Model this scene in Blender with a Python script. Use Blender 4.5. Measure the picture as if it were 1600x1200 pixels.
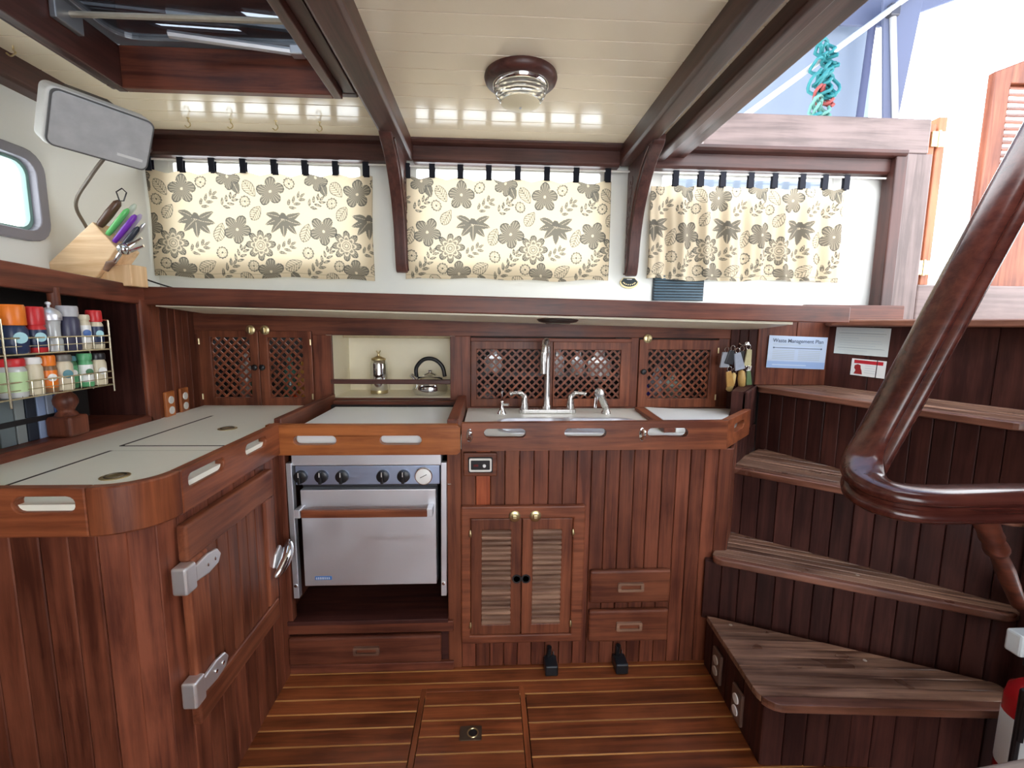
import bpy, bmesh, math, random
import numpy as np
from mathutils import Vector, Matrix
from mathutils.geometry import tessellate_polygon
random.seed(4)
PI = math.pi
for o in list(bpy.data.objects): bpy.data.objects.remove(o)
scene = bpy.context.scene
COL = scene.collection

# ------------------------------------------------------------------ camera
EYE = Vector((0, 0, 1.30)); F_PX = 720.0; PITCH = .1275; YAW = .05; ROLL = -.010
fw = Vector((math.sin(YAW)*math.cos(PITCH), math.cos(YAW)*math.cos(PITCH), -math.sin(PITCH)))
rt = Vector((math.cos(YAW), -math.sin(YAW), 0)); dn = fw.cross(rt)
r2 = math.cos(ROLL)*rt + math.sin(ROLL)*dn; d2 = -math.sin(ROLL)*rt + math.cos(ROLL)*dn
cd = bpy.data.cameras.new('camera'); cam = bpy.data.objects.new('camera', cd); COL.objects.link(cam)
cd.sensor_width = 36; cd.lens = F_PX/1600*36; cd.clip_start = .02
m = Matrix((r2, -d2, -fw)).transposed().to_4x4(); m.translation = EYE
cam.matrix_world = m; scene.camera = cam

# ------------------------------------------------------------------ world and exposure
w = bpy.data.worlds.new('sky'); scene.world = w; w.use_nodes = True
bg = w.node_tree.nodes['Background']; bg.inputs[0].default_value = (.93, .96, 1, 1); bg.inputs[1].default_value = 2.6
vs = scene.view_settings; vs.view_transform = 'Standard'; vs.look = 'None'; vs.gamma = 1; vs.use_curve_mapping = False
vs.exposure = 1.6

# ------------------------------------------------------------------ materials
MATS = {}
def newmat(name):
    mt = bpy.data.materials.new(name); mt.use_nodes = True
    return mt, mt.node_tree.nodes, mt.node_tree.links, mt.node_tree.nodes['Principled BSDF']
def plain(name, col, rough=.5, metal=0, noise=0, nscale=12, coat=0, trans=0, ior=1.45, alpha=1, emit=0):
    if name in MATS: return MATS[name]
    mt, N, L, b = newmat(name)
    b.inputs['Base Color'].default_value = (*col, 1); b.inputs['Roughness'].default_value = rough
    b.inputs['Metallic'].default_value = metal; b.inputs['Coat Weight'].default_value = coat
    b.inputs['Transmission Weight'].default_value = trans; b.inputs['IOR'].default_value = ior; b.inputs['Alpha'].default_value = alpha
    if noise:
        tc = N.new('ShaderNodeTexCoord'); n = N.new('ShaderNodeTexNoise'); n.inputs['Scale'].default_value = nscale; n.inputs['Detail'].default_value = 5
        L.new(tc.outputs['Object'], n.inputs['Vector'])
        mx = N.new('ShaderNodeMix'); mx.data_type = 'RGBA'
        mx.inputs[6].default_value = tuple(c*(1-noise) for c in col)+(1,); mx.inputs[7].default_value = tuple(min(1, c*(1+noise)) for c in col)+(1,)
        L.new(n.outputs[0], mx.inputs[0]); L.new(mx.outputs[2], b.inputs['Base Color'])
        bp = N.new('ShaderNodeBump'); bp.inputs['Strength'].default_value = .12; bp.inputs['Distance'].default_value = .002
        L.new(n.outputs[0], bp.inputs['Height']); L.new(bp.outputs[0], b.inputs['Normal'])
    MATS[name] = mt; return mt
TONES = {  # dark grain, light grain, roughness, specular level
 'panel': ((.070, .0170, .0090), (.205, .060, .030), .42, .35),
 'door':  ((.095, .024, .0115), (.250, .078, .036), .40, .35),
 'fiddle':((.120, .029, .0115), (.300, .088, .034), .34, .4),
 'orange':((.230, .060, .0140), (.480, .155, .042), .32, .4),
 'beam':  ((.034, .0110, .0085), (.085, .030, .023), .36, .4),
 'shelf': ((.055, .0135, .0080), (.170, .047, .024), .36, .4),
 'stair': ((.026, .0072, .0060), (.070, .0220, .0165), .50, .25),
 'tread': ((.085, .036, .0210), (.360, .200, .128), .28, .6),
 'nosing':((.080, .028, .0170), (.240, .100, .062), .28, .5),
 'rail':  ((.050, .0115, .0085), (.110, .029, .020), .18, .5),
 'floor': ((.100, .024, .0080), (.280, .076, .024), .30, .45),
 'holly': ((.400, .170, .050), (.640, .330, .115), .35, .4),
 'slat':  ((.120, .056, .036), (.320, .185, .120), .45, .35),
 'pale':  ((.640, .400, .205), (.840, .610, .370), .45, .4),
 'redboard':((.230, .045, .0140), (.420, .105, .038), .36, .4),
 'ext_shaded':   ((.110, .030, .0150), (.230, .075, .038), .45, .3),  # louvred door faces away from the light; its shade is put into this tone
 'leaf':  ((.200, .060, .0250), (.360, .125, .055), .40, .3),
 'jamb':  ((.085, .056, .0500), (.165, .115, .105), .34, .4),
}
def wood(tone, axis):
    key = 'wood_%s_%s' % (tone, axis)
    if key in MATS: return MATS[key]
    mt, N, L, b = newmat(key); c0, c1, rg, spl = TONES[tone]; b.inputs['Specular IOR Level'].default_value = spl
    tc = N.new('ShaderNodeTexCoord'); oi = N.new('ShaderNodeObjectInfo')
    mul = N.new('ShaderNodeVectorMath'); mul.operation = 'SCALE'; mul.inputs[0].default_value = (37, 53, 71); L.new(oi.outputs['Random'], mul.inputs['Scale'])
    add = N.new('ShaderNodeVectorMath'); L.new(tc.outputs['Object'], add.inputs[0]); L.new(mul.outputs[0], add.inputs[1])
    mp = N.new('ShaderNodeMapping'); sc = [38, 38, 38]; sc['XYZ'.index(axis)] = 2.2; mp.inputs['Scale'].default_value = sc
    L.new(add.outputs[0], mp.inputs[0])
    n1 = N.new('ShaderNodeTexNoise'); n1.inputs['Scale'].default_value = 1; n1.inputs['Detail'].default_value = 7; n1.inputs['Roughness'].default_value = .65; n1.inputs['Distortion'].default_value = .4
    L.new(mp.outputs[0], n1.inputs['Vector'])
    n2 = N.new('ShaderNodeTexNoise'); n2.inputs['Scale'].default_value = 5; n2.inputs['Detail'].default_value = 3
    L.new(add.outputs[0], n2.inputs['Vector'])
    ma = N.new('ShaderNodeMath'); ma.operation = 'MULTIPLY_ADD'; ma.inputs[1].default_value = .55; L.new(n2.outputs[0], ma.inputs[0]); L.new(n1.outputs[0], ma.inputs[2])
    rp = N.new('ShaderNodeValToRGB'); rp.color_ramp.elements[0].position = .62; rp.color_ramp.elements[1].position = .93
    rp.color_ramp.elements[0].color = (*c0, 1); rp.color_ramp.elements[1].color = (*c1, 1); L.new(ma.outputs[0], rp.inputs[0])
    hs = N.new('ShaderNodeHueSaturation'); mr = N.new('ShaderNodeMapRange'); mr.inputs['To Min'].default_value = .78; mr.inputs['To Max'].default_value = 1.25
    L.new(oi.outputs['Random'], mr.inputs[0]); L.new(mr.outputs[0], hs.inputs['Value']); L.new(rp.outputs[0], hs.inputs['Color'])
    L.new(hs.outputs[0], b.inputs['Base Color'])
    rr = N.new('ShaderNodeMapRange'); rr.inputs['To Min'].default_value = rg-.08; rr.inputs['To Max'].default_value = rg+.14
    L.new(n2.outputs[0], rr.inputs[0]); L.new(rr.outputs[0], b.inputs['Roughness'])
    bp = N.new('ShaderNodeBump'); bp.inputs['Strength'].default_value = .22; bp.inputs['Distance'].default_value = .0015
    L.new(n1.outputs[0], bp.inputs['Height']); L.new(bp.outputs[0], b.inputs['Normal'])
    MATS[key] = mt; return mt
def metal_brushed(name, col, rough, axis='X'):
    if name in MATS: return MATS[name]
    mt, N, L, b = newmat(name); b.inputs['Base Color'].default_value = (*col, 1); b.inputs['Metallic'].default_value = 1
    tc = N.new('ShaderNodeTexCoord'); mp = N.new('ShaderNodeMapping'); sc = [300, 300, 300]; sc['XYZ'.index(axis)] = 4; mp.inputs['Scale'].default_value = sc
    n = N.new('ShaderNodeTexNoise'); n.inputs['Scale'].default_value = 1; n.inputs['Detail'].default_value = 4
    n2 = N.new('ShaderNodeTexNoise'); n2.inputs['Scale'].default_value = 9
    L.new(tc.outputs['Object'], mp.inputs[0]); L.new(mp.outputs[0], n.inputs['Vector']); L.new(tc.outputs['Object'], n2.inputs['Vector'])
    ad = N.new('ShaderNodeMath'); L.new(n.outputs[0], ad.inputs[0]); L.new(n2.outputs[0], ad.inputs[1])
    rr = N.new('ShaderNodeMapRange'); rr.inputs['From Min'].default_value = .6; rr.inputs['From Max'].default_value = 1.4; rr.inputs['To Min'].default_value = rough-.1; rr.inputs['To Max'].default_value = rough+.12
    L.new(ad.outputs[0], rr.inputs[0]); L.new(rr.outputs[0], b.inputs['Roughness'])
    MATS[name] = mt; return mt
def thin_glass(name, tint, amount=.1):
    if name in MATS: return MATS[name]
    mt = bpy.data.materials.new(name); mt.use_nodes = True; N = mt.node_tree.nodes; L = mt.node_tree.links; N.clear()
    out = N.new('ShaderNodeOutputMaterial'); t = N.new('ShaderNodeBsdfTransparent'); t.inputs[0].default_value = (*tint, 1)
    g = N.new('ShaderNodeBsdfGlossy'); g.inputs['Roughness'].default_value = .04; lw = N.new('ShaderNodeLayerWeight'); lw.inputs[0].default_value = amount
    mx = N.new('ShaderNodeMixShader'); L.new(lw.outputs['Facing'], mx.inputs[0]); L.new(t.outputs[0], mx.inputs[1]); L.new(g.outputs[0], mx.inputs[2]); L.new(mx.outputs[0], out.inputs[0])
    MATS[name] = mt; return mt
def fabric(name, col=None, attr=None, trans=.45):
    if name in MATS: return MATS[name]
    mt = bpy.data.materials.new(name); mt.use_nodes = True; N = mt.node_tree.nodes; L = mt.node_tree.links; N.clear()
    out = N.new('ShaderNodeOutputMaterial'); d = N.new('ShaderNodeBsdfDiffuse'); t = N.new('ShaderNodeBsdfTranslucent'); mx = N.new('ShaderNodeMixShader'); mx.inputs[0].default_value = trans
    if attr:
        a = N.new('ShaderNodeAttribute'); a.attribute_name = attr; tc = N.new('ShaderNodeTexCoord'); n = N.new('ShaderNodeTexNoise'); n.inputs['Scale'].default_value = 700; n.inputs['Detail'].default_value = 1
        L.new(tc.outputs['Object'], n.inputs['Vector'])
        v = N.new('ShaderNodeMix'); v.data_type = 'RGBA'; v.blend_type = 'MULTIPLY'; v.inputs[0].default_value = .15
        L.new(a.outputs['Color'], v.inputs[6]); L.new(n.outputs[0], v.inputs[7]); L.new(v.outputs[2], d.inputs[0]); L.new(v.outputs[2], t.inputs[0])
    else:
        d.inputs[0].default_value = (*col, 1); t.inputs[0].default_value = (*col, 1)
    L.new(d.outputs[0], mx.inputs[1]); L.new(t.outputs[0], mx.inputs[2]); L.new(mx.outputs[0], out.inputs[0])
    MATS[name] = mt; return mt

WHITE = plain('white_paint', (.78, .79, .75), .35, noise=.03, nscale=5)
CEIL = plain('ceiling_gloss_paint', (.86, .755, .575), .15, noise=.03, nscale=6)
LAMI = plain('cream_laminate', (.88, .87, .75), .30, noise=.02, nscale=20)
BOARDW = plain('white_board', (.82, .84, .82), .35, noise=.02)
NICHE = plain('niche_cream_paint', (.92, .85, .66), .4, noise=.05, nscale=9)
STEEL = metal_brushed('brushed_steel', (.76, .78, .83), .40); STEEL.node_tree.nodes['Principled BSDF'].inputs['Metallic'].default_value = .84
SATIN = plain('satin_chrome', (.82, .83, .84), .42, .85)
CHROME = plain('chrome', (.80, .81, .82), .09, 1)
BRASS = plain('brass', (.60, .50, .28), .36, 1, noise=.15, nscale=60)
BLACK = plain('black_plastic', (.012, .012, .014), .32)
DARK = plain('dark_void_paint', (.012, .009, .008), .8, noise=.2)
GREYP = plain('speaker_grey', (.42, .42, .42), .6, noise=.22, nscale=28)
OFFW = plain('offwhite_plastic', (.72, .71, .67), .4, noise=.04)
NAVY = plain('navy_cloth', (.008, .009, .016), .9)

# ------------------------------------------------------------------ mesh helpers
class G:
    def __init__(s): s.v = []; s.f = []
    def add(s, vs, fs):
        n = len(s.v); s.v += [tuple(p) for p in vs]; s.f += [tuple(i+n for i in f) for f in fs]; return s
    def box(s, x0, x1, y0, y1, z0, z1):
        return s.add([(x0,y0,z0),(x1,y0,z0),(x1,y1,z0),(x0,y1,z0),(x0,y0,z1),(x1,y0,z1),(x1,y1,z1),(x0,y1,z1)],
                     [(3,2,1,0),(4,5,6,7),(0,1,5,4),(1,2,6,5),(2,3,7,6),(3,0,4,7)])
    def hexa(s, b, t):   # bottom four and top four corners, counter-clockwise from above
        return s.add(list(b)+list(t), [(3,2,1,0),(4,5,6,7),(0,1,5,4),(1,2,6,5),(2,3,7,6),(3,0,4,7)])
    def prism(s, pts, plane, a0, a1, holes=()):
        def P(p, a):
            return (p[0], p[1], a) if plane == 'xy' else ((p[0], a, p[1]) if plane == 'xz' else (a, p[0], p[1]))
        loops = [list(pts)]+[list(h) for h in holes]; flat = [p for l in loops for p in l]; n = len(flat)
        if holes:
            tri = tessellate_polygon([[Vector((p[0], p[1], 0)) for p in l] for l in loops]); caps = [tuple(t) for t in tri]
        else: caps = [tuple(range(n))]
        fs = []; 
        for c in caps: fs += [c, tuple(i+n for i in reversed(c))]
        k = 0
        for l in loops:
            for i in range(len(l)):
                a = k+i; b = k+(i+1) % len(l); fs.append((a, a+n, b+n, b))
            k += len(l)
        return s.add([P(p, a0) for p in flat]+[P(p, a1) for p in flat], fs)
    def tube(s, pts, r, n=8, closed=False):
        pts = [Vector(p) for p in pts]; K = len(pts); rs = r if isinstance(r, (list, tuple)) else [r]*K
        vs = []; prev = None
        for i, p in enumerate(pts):
            t = (pts[(i+1) % K]-pts[i-1]) if closed else (pts[min(i+1, K-1)]-pts[max(i-1, 0)])
            t.normalize()
            if prev is None:
                a = Vector((0,0,1)) if abs(t.z) < .9 else Vector((1,0,0)); u = t.cross(a).normalized()
            else: u = (prev-t*prev.dot(t)).normalized()
            prev = u; q = t.cross(u)
            for j in range(n):
                an = 2*PI*j/n; vs.append(p+rs[i]*(math.cos(an)*u+math.sin(an)*q))
        fs = []
        for i in range(K if closed else K-1):
            for j in range(n):
                a = i*n+j; b = i*n+(j+1) % n; c = ((i+1) % K)*n+(j+1) % n; d = ((i+1) % K)*n+j; fs.append((a, b, c, d))
        if not closed: fs += [tuple(range(n-1, -1, -1)), tuple(range((K-1)*n, K*n))]
        return s.add(vs, fs)
    def lathe(s, prof, o=(0,0,0), axis=(0,0,1), n=20, ring=False):
        o = Vector(o); ax = Vector(axis).normalized(); a = Vector((1,0,0)) if abs(ax.x) < .9 else Vector((0,1,0))
        u = ax.cross(a).normalized(); q = ax.cross(u); vs = []
        for r, h in prof:
            for j in range(n):
                an = 2*PI*j/n; vs.append(o+ax*h+r*(math.cos(an)*u+math.sin(an)*q))
        K = len(prof); fs = []
        for i in range(K-1):
            for j in range(n): fs.append((i*n+j, i*n+(j+1) % n, (i+1)*n+(j+1) % n, (i+1)*n+j))
        if ring: fs += [((K-1)*n+j, (K-1)*n+(j+1) % n, (j+1) % n, j) for j in range(n)]
        else: fs += [tuple(range(n-1, -1, -1)), tuple(range((K-1)*n, K*n))]
        return s.add(vs, fs)
    def sweep(s, prof, path, up=(0,0,1), ups=None):
        pts = [Vector(p) for p in path]; K = len(pts); n = len(prof); vs = []; prev = None
        for i, p in enumerate(pts):
            t = (pts[min(i+1, K-1)]-pts[max(i-1, 0)]).normalized()
            if ups: u = (ups[i]-t*ups[i].dot(t)).normalized()
            elif prev is None: u = (Vector(up)-t*Vector(up).dot(t)).normalized()
            else: u = (prev-t*prev.dot(t)).normalized()
            prev = u; q = t.cross(u)
            for a, b in prof: vs.append(p+a*q+b*u)
        fs = []
        for i in range(K-1):
            for j in range(n): fs.append((i*n+j, i*n+(j+1) % n, (i+1)*n+(j+1) % n, (i+1)*n+j))
        fs += [tuple(range(n-1, -1, -1)), tuple(range((K-1)*n, K*n))]
        return s.add(vs, fs)
    def xf(s, M):
        s.v = [tuple(M @ Vector(p)) for p in s.v]; return s
OFF = {}
def tag(o, label=None, cat=None, group=None, kind=None):
    if label: o['label'] = label
    if cat: o['category'] = cat
    if group: o['group'] = group
    if kind: o['kind'] = kind
    return o
def empty(name, loc, label=None, cat=None, group=None, kind=None):
    o = bpy.data.objects.new(name, None); COL.objects.link(o); o.location = loc; o.empty_display_size = .05
    OFF[o.name] = Vector(loc); return tag(o, label, cat, group, kind)
def done(g, name, mat, parent=None, bevel=0, smooth=False, seg=2, label=None, cat=None, group=None, kind=None, local=False):
    """link g as one mesh object; its coordinates are world ones unless local is set (then they are the parent's own)"""
    me = bpy.data.meshes.new(name); vs = [Vector(p) for p in g.v]
    lo = Vector((min(p.x for p in vs), min(p.y for p in vs), min(p.z for p in vs))); hi = Vector((max(p.x for p in vs), max(p.y for p in vs), max(p.z for p in vs)))
    org = Vector(((lo.x+hi.x)/2, (lo.y+hi.y)/2, lo.z))
    me.from_pydata([tuple(p-org) for p in vs], [], g.f); me.update()
    bm = bmesh.new(); bm.from_mesh(me); bmesh.ops.recalc_face_normals(bm, faces=bm.faces); bm.to_mesh(me); bm.free()
    if smooth:
        me.shade_smooth(); me.set_sharp_from_angle(angle=math.radians(smooth if smooth is not True else 40))
    me.materials.append(mat)
    o = bpy.data.objects.new(name, me); COL.objects.link(o)
    if parent is not None:
        o.parent = parent; o.location = org if local else org-OFF[parent.name]
        OFF[o.name] = org if not local else org
    else: o.location = org; OFF[o.name] = org
    if bevel:
        b = o.modifiers.new('bevel', 'BEVEL'); b.width = bevel; b.segments = seg; b.limit_method = 'ANGLE'; b.angle_limit = math.radians(35); b.harden_normals = False
        if not smooth: pass
    return tag(o, label, cat, group, kind)
def clone(o, parent=None, delta=(0,0,0), name=None):
    c = o.copy(); COL.objects.link(c); c.location = o.location+Vector(delta)
    if parent is not None: c.parent = parent
    OFF[c.name] = OFF.get(o.name, Vector())+Vector(delta); return c
def clone_tree(root, delta, label=None, rotz=None):
    r = clone(root, None, delta)
    if label: r['label'] = label
    if rotz is not None: r.rotation_euler = (0, 0, rotz)
    for ch in list(root.children):
        c = ch.copy(); COL.objects.link(c); c.parent = r
        for s in list(ch.children):
            d = s.copy(); COL.objects.link(d); d.parent = c
    return r
def arc(cx, cy, r, a0, a1, n=8): return [(cx+r*math.cos(a0+(a1-a0)*i/n), cy+r*math.sin(a0+(a1-a0)*i/n)) for i in range(n+1)]
def rrect(x0, x1, y0, y1, r, n=5):
    return arc(x1-r, y0+r, r, -PI/2, 0, n)+arc(x1-r, y1-r, r, 0, PI/2, n)+arc(x0+r, y1-r, r, PI/2, PI, n)+arc(x0+r, y0+r, r, PI, 1.5*PI, n)
def spline(pts, k=8):
    P = [Vector(p) for p in pts]; out = []
    for i in range(len(P)-1):
        a = P[max(i-1, 0)]; b = P[i]; c = P[i+1]; d = P[min(i+2, len(P)-1)]
        for j in range(k):
            t = j/k; out.append(.5*((2*b)+(c-a)*t+(2*a-5*b+4*c-d)*t*t+(3*b-a-3*c+d)*t**3))
    out.append(P[-1]); return out
def clip(poly, n, c, keep_ge=True):
    out = []; K = len(poly)
    for i in range(K):
        a, b = poly[i], poly[(i+1) % K]; da = a[0]*n[0]+a[1]*n[1]-c; db = b[0]*n[0]+b[1]*n[1]-c
        if not keep_ge: da, db = -da, -db
        if da >= 0: out.append(a)
        if (da >= 0) != (db >= 0):
            t = da/(da-db); out.append((a[0]+t*(b[0]-a[0]), a[1]+t*(b[1]-a[1])))
    return out
def area(p): return abs(sum(p[i][0]*p[(i+1) % len(p)][1]-p[(i+1) % len(p)][0]*p[i][1] for i in range(len(p)))/2)
def boards(parent, p0, p1, z0, z1, wd, mat, th=.012, name='board', jitter=.0015, gap=.0018, mats=None):
    """vertical tongue-and-groove boards along the plan line p0-p1; outside is to the right of p0->p1"""
    a = Vector((p0[0], p0[1], 0)); b = Vector((p1[0], p1[1], 0)); ln = (b-a).length; n = max(1, round(ln/wd)); wd = ln/n
    d = (b-a)/ln; ang = math.atan2(d.y, d.x); proto = None
    for i in range(n):
        if proto is None:
            g = G().box(gap/2, wd-gap/2, 0, th, 0, z1-z0); o = done(g, name, mat, parent, bevel=.0022, seg=1, local=True); proto = o
            base = o.location.copy()
        else: o = proto.copy(); COL.objects.link(o)
        if mats and i in mats:
            o.data = o.data.copy(); o.data.materials[0] = mats[i]
        pos = a+d*(wd*i)+Vector((d.y, -d.x, 0))*random.uniform(0, jitter)+Vector((0, 0, z0))
        rot = Matrix.Rotation(ang, 3, 'Z')
        o.rotation_euler = (0, 0, ang); o.location = pos+rot @ base-OFF[parent.name]
def text_mesh(body, size):
    c = bpy.data.curves.new('t', 'FONT'); c.body = body; c.size = size; c.align_x = 'CENTER'; c.extrude = .0002; c.offset = size*.012
    o = bpy.data.objects.new('t', c); COL.objects.link(o)
    dg = bpy.context.evaluated_depsgraph_get(); me = bpy.data.meshes.new_from_object(o.evaluated_get(dg))
    g = G().add([v.co[:] for v in me.vertices], [tuple(p.vertices) for p in me.polygons]); bpy.data.objects.remove(o); return g
def struct(g, name, mat, label, bevel=0, smooth=False, parent=None):
    return done(g, name, mat, parent, bevel, smooth, label=label if parent is None else None, kind='structure' if parent is None else None)

# ================================================================== SETTING
# ---- floor: teak planks with pale strips, an inset hatch
fl = empty('floor', (0, 1, 0), 'varnished teak cabin sole with pale inlaid strips', kind='structure')
done(G().box(-1.6, 2.6, -1.6, 2.3, -.06, -.012), 'subfloor', DARK, fl)
HX0, HX1, HY1 = -.235, .128, 1.512
pw = .0605; y = 1.66
while y > -1.5:
    y0, y1 = y-pw, y
    segs = [(-1.0, HX0-.006), (HX1+.006, 1.5)] if y1 <= HY1+.004 and y1 > 1.0 else [(-1.0, 1.5)]
    for a, b in segs:
        done(G().box(a, b, y0+.0045, y1-.0005, -.012, random.uniform(-.0004, .0004)), 'plank', wood('floor', 'X'), fl, bevel=.0012, seg=1)
        done(G().box(a, b, y0-.0005, y0+.0045, -.012, .0001), 'inlay_strip', wood('holly', 'X'), fl)
    y -= pw
fh = empty('floor_hatch', (-.05, 1.25, 0), 'rectangular lift-out teak floor hatch with ring pull', 'hatch')
for k in range(9):
    y1 = HY1-.014-k*pw; y0 = y1-pw
    done(G().box(HX0+.016, HX1-.016, y0+.0045, y1-.0005, -.012, .0006), 'plank', wood('floor', 'X'), fh, bevel=.0012, seg=1)
    done(G().box(HX0+.016, HX1-.016, y0-.0005, y0+.0045, -.012, .0008), 'inlay_strip', wood('holly', 'X'), fh)
done(G().box(HX0-.003, HX0+.014, .96, HY1+.003, -.012, .001), 'side_batten', wood('floor', 'Y'), fh, .001)
done(G().box(HX1-.014, HX1+.003, .96, HY1+.003, -.012, .001), 'side_batten', wood('floor', 'Y'), fh, .001)
done(G().box(HX0+.016, HX1-.016, HY1-.012, HY1+.003, -.012, .001), 'end_batten', wood('floor', 'X'), fh, .001)
rp_ = done(G().prism(rrect(-.090, -.020, 1.300, 1.352, .004), 'xy', .0006, .0035, [arc(-.048, 1.326, .017, 0, 2*PI*15/16, 15)]), 'ring_plate', plain('dull_bronze', (.20, .17, .13), .4, 1, noise=.2), fh, .0008, label='bronze flush plate')
done(G().tube([(-.048+.0165*math.cos(a*PI/8), 1.326+.0165*math.sin(a*PI/8), .0032) for a in range(16)], .0025, 6, True), 'pull_ring', BRASS, rp_, smooth=True)
done(G().lathe([(.0165, .0008), (.0165, .0012), (.001, .0012)], (-.048, 1.326, 0)), 'ring_cup', BLACK, rp_)

# ---- white upper walls
WY = 2.26
wins = [(-1.45, -.58, 1.56, 2.020), (-.36, .54, 1.56, 2.020), (.80, 1.66, 1.88, 2.020)]  # hidden right port narrowed to a top strip so its curtain stays darker
struct(G().prism([(-1.56, 1.36), (1.95, 1.36), (1.95, 2.13), (-1.56, 2.13)], 'xz', WY, WY+.03,
       [[(a, c), (b, c), (b, d), (a, d)] for a, b, c, d in wins]), 'wall_back', WHITE, 'white painted cabin side above the counter behind the curtains')
for i, (a, b, c, d) in enumerate(wins):
    wd_ = empty('window_%d' % (i+2), (a/2+b/2, WY+.02, c), 'port light in the cabin side behind the %s floral curtain' % ('left', 'middle', 'right')[i], kind='structure')
    done(G().prism([(a, c), (b, c), (b, d), (a, d)], 'xz', WY+.002, WY+.035, [rrect(a+.02, b-.02, c+.02, d-.008, .008)]), 'window_frame', WHITE, wd_, .002)
    done(G().box(a+.015, b-.015, WY+.016, WY+.020, c+.015, d-.015), 'pane', thin_glass('port_pane', (.93, .95, .95)), wd_)
PX = -1.53  # left cabin side
port = rrect(1.30, 1.705, 1.575, 1.84, .055)
struct(G().prism([(-.9, 1.3), (2.27, 1.3), (2.27, 2.13), (-.9, 2.13)], 'yz', PX-.03, PX, [port]), 'wall_left', WHITE, 'white painted cabin side at the left with a rounded port')
wn = empty('window_1', (PX, 1.5, 1.575), 'rounded rectangular port with grey frame at the left edge', kind='structure')
done(G().prism(rrect(1.285, 1.72, 1.56, 1.855, .066), 'yz', PX-.034, PX+.022, [rrect(1.318, 1.687, 1.593, 1.822, .045)]), 'window_frame', plain('port_frame_grey', (.22, .21, .24), .35, noise=.08), wn, .004)
done(G().prism(rrect(1.315, 1.69, 1.59, 1.825, .047), 'yz', PX-.02, PX-.005, [rrect(1.328, 1.677, 1.603, 1.812, .04)]), 'gasket', plain('green_grey_rubber', (.20, .33, .29), .5), wn)
done(G().prism(rrect(1.315, 1.69, 1.59, 1.825, .047), 'yz', PX-.016, PX-.011), 'pane', thin_glass('port_pane', (.93, .95, .95)), wn)

# ---- ceiling planks
CZ = 2.11
ce = empty('ceiling', (0, 1, CZ), 'glossy cream tongue-and-groove cabin ceiling', kind='structure')
HAT = (-1.20, -.53, .80, 1.675)   # skylight opening: x0 x1 y0 y1
OPX = .86                        # the companionway hatch opens to the right of this
cw = .0915; y = 2.245
done(G().box(-1.56, HAT[0]-.02, -1.6, 2.28, CZ+.014, CZ+.05), 'deck_underside', DARK, ce)
done(G().box(HAT[0]-.02, HAT[1]+.02, HAT[3]+.02, 2.28, CZ+.014, CZ+.05), 'deck_underside', DARK, ce)
done(G().box(HAT[0]-.02, HAT[1]+.02, -1.6, HAT[2]-.02, CZ+.014, CZ+.05), 'deck_underside', DARK, ce)
done(G().box(HAT[1]+.02, OPX, -1.6, 2.28, CZ+.014, CZ+.05), 'deck_underside', DARK, ce)
done(G().box(OPX, 2.6, -1.6, .55, CZ+.002, CZ+.05), 'deck_underside', DARK, ce)
while y > -1.55:
    y0, y1 = y-cw, y
    if y0 > HAT[3] or y1 < HAT[2]: segs = [(-1.55, -.40)]
    else: segs = [(-1.55, HAT[0]-.01)]
    segs += [(-.40, .64), (.64, OPX)]
    if y0 > 2.18: segs.append((OPX, 1.95))
    for a, b in segs:
        yy0, yy1 = y0, y1
        done(G().box(a, b, yy0+.0012, yy1-.0012, CZ, CZ+.014), 'plank', CEIL, ce, bevel=.0018, seg=2)
    y -= cw

# ---- the saloon behind the viewer: low bulkhead with a long band of windows above it, closed lower sides
struct(G().prism([(-1.56, 0), (1.5, 0), (1.5, 2.12), (-1.56, 2.12)], 'xz', -1.6, -1.56, [[(-.35, .50), (1.4, .50), (1.4, 2.02), (-.35, 2.02)]]), 'wall_rear', WHITE, 'bulkhead with a long window band behind the viewer')
struct(G().box(-1.60, -1.56, -1.6, .98, 0, 1.45), 'wall_left_lower', wood('panel', 'Z'), 'wooden lower cabin side left of the icebox')
struct(G().box(-1.60, -1.53, -1.6, -.88, 1.3, 2.13), 'wall_left_rear', WHITE, 'white cabin side left of the viewer')
struct(G().box(-1.66, -1.64, -1.6, 2.6, -.06, 1.36), 'wall_hull_left', DARK, 'hull side behind the bookshelf recess')
struct(G().box(-1.66, 3.0, 2.56, 2.60, -.06, 1.40), 'wall_hull_back', DARK, 'hull side behind the galley lockers')
struct(G().box(1.565, 3.0, 1.10, 1.125, -.06, 1.31), 'wall_stair_side', wood('stair', 'Z'), 'dark panel closing the space under the landing')
struct(G().box(2.98, 3.0, 1.2, 2.6, -.06, 1.33), 'wall_hull_stair', DARK, 'closed side under the companionway landing')
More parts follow.
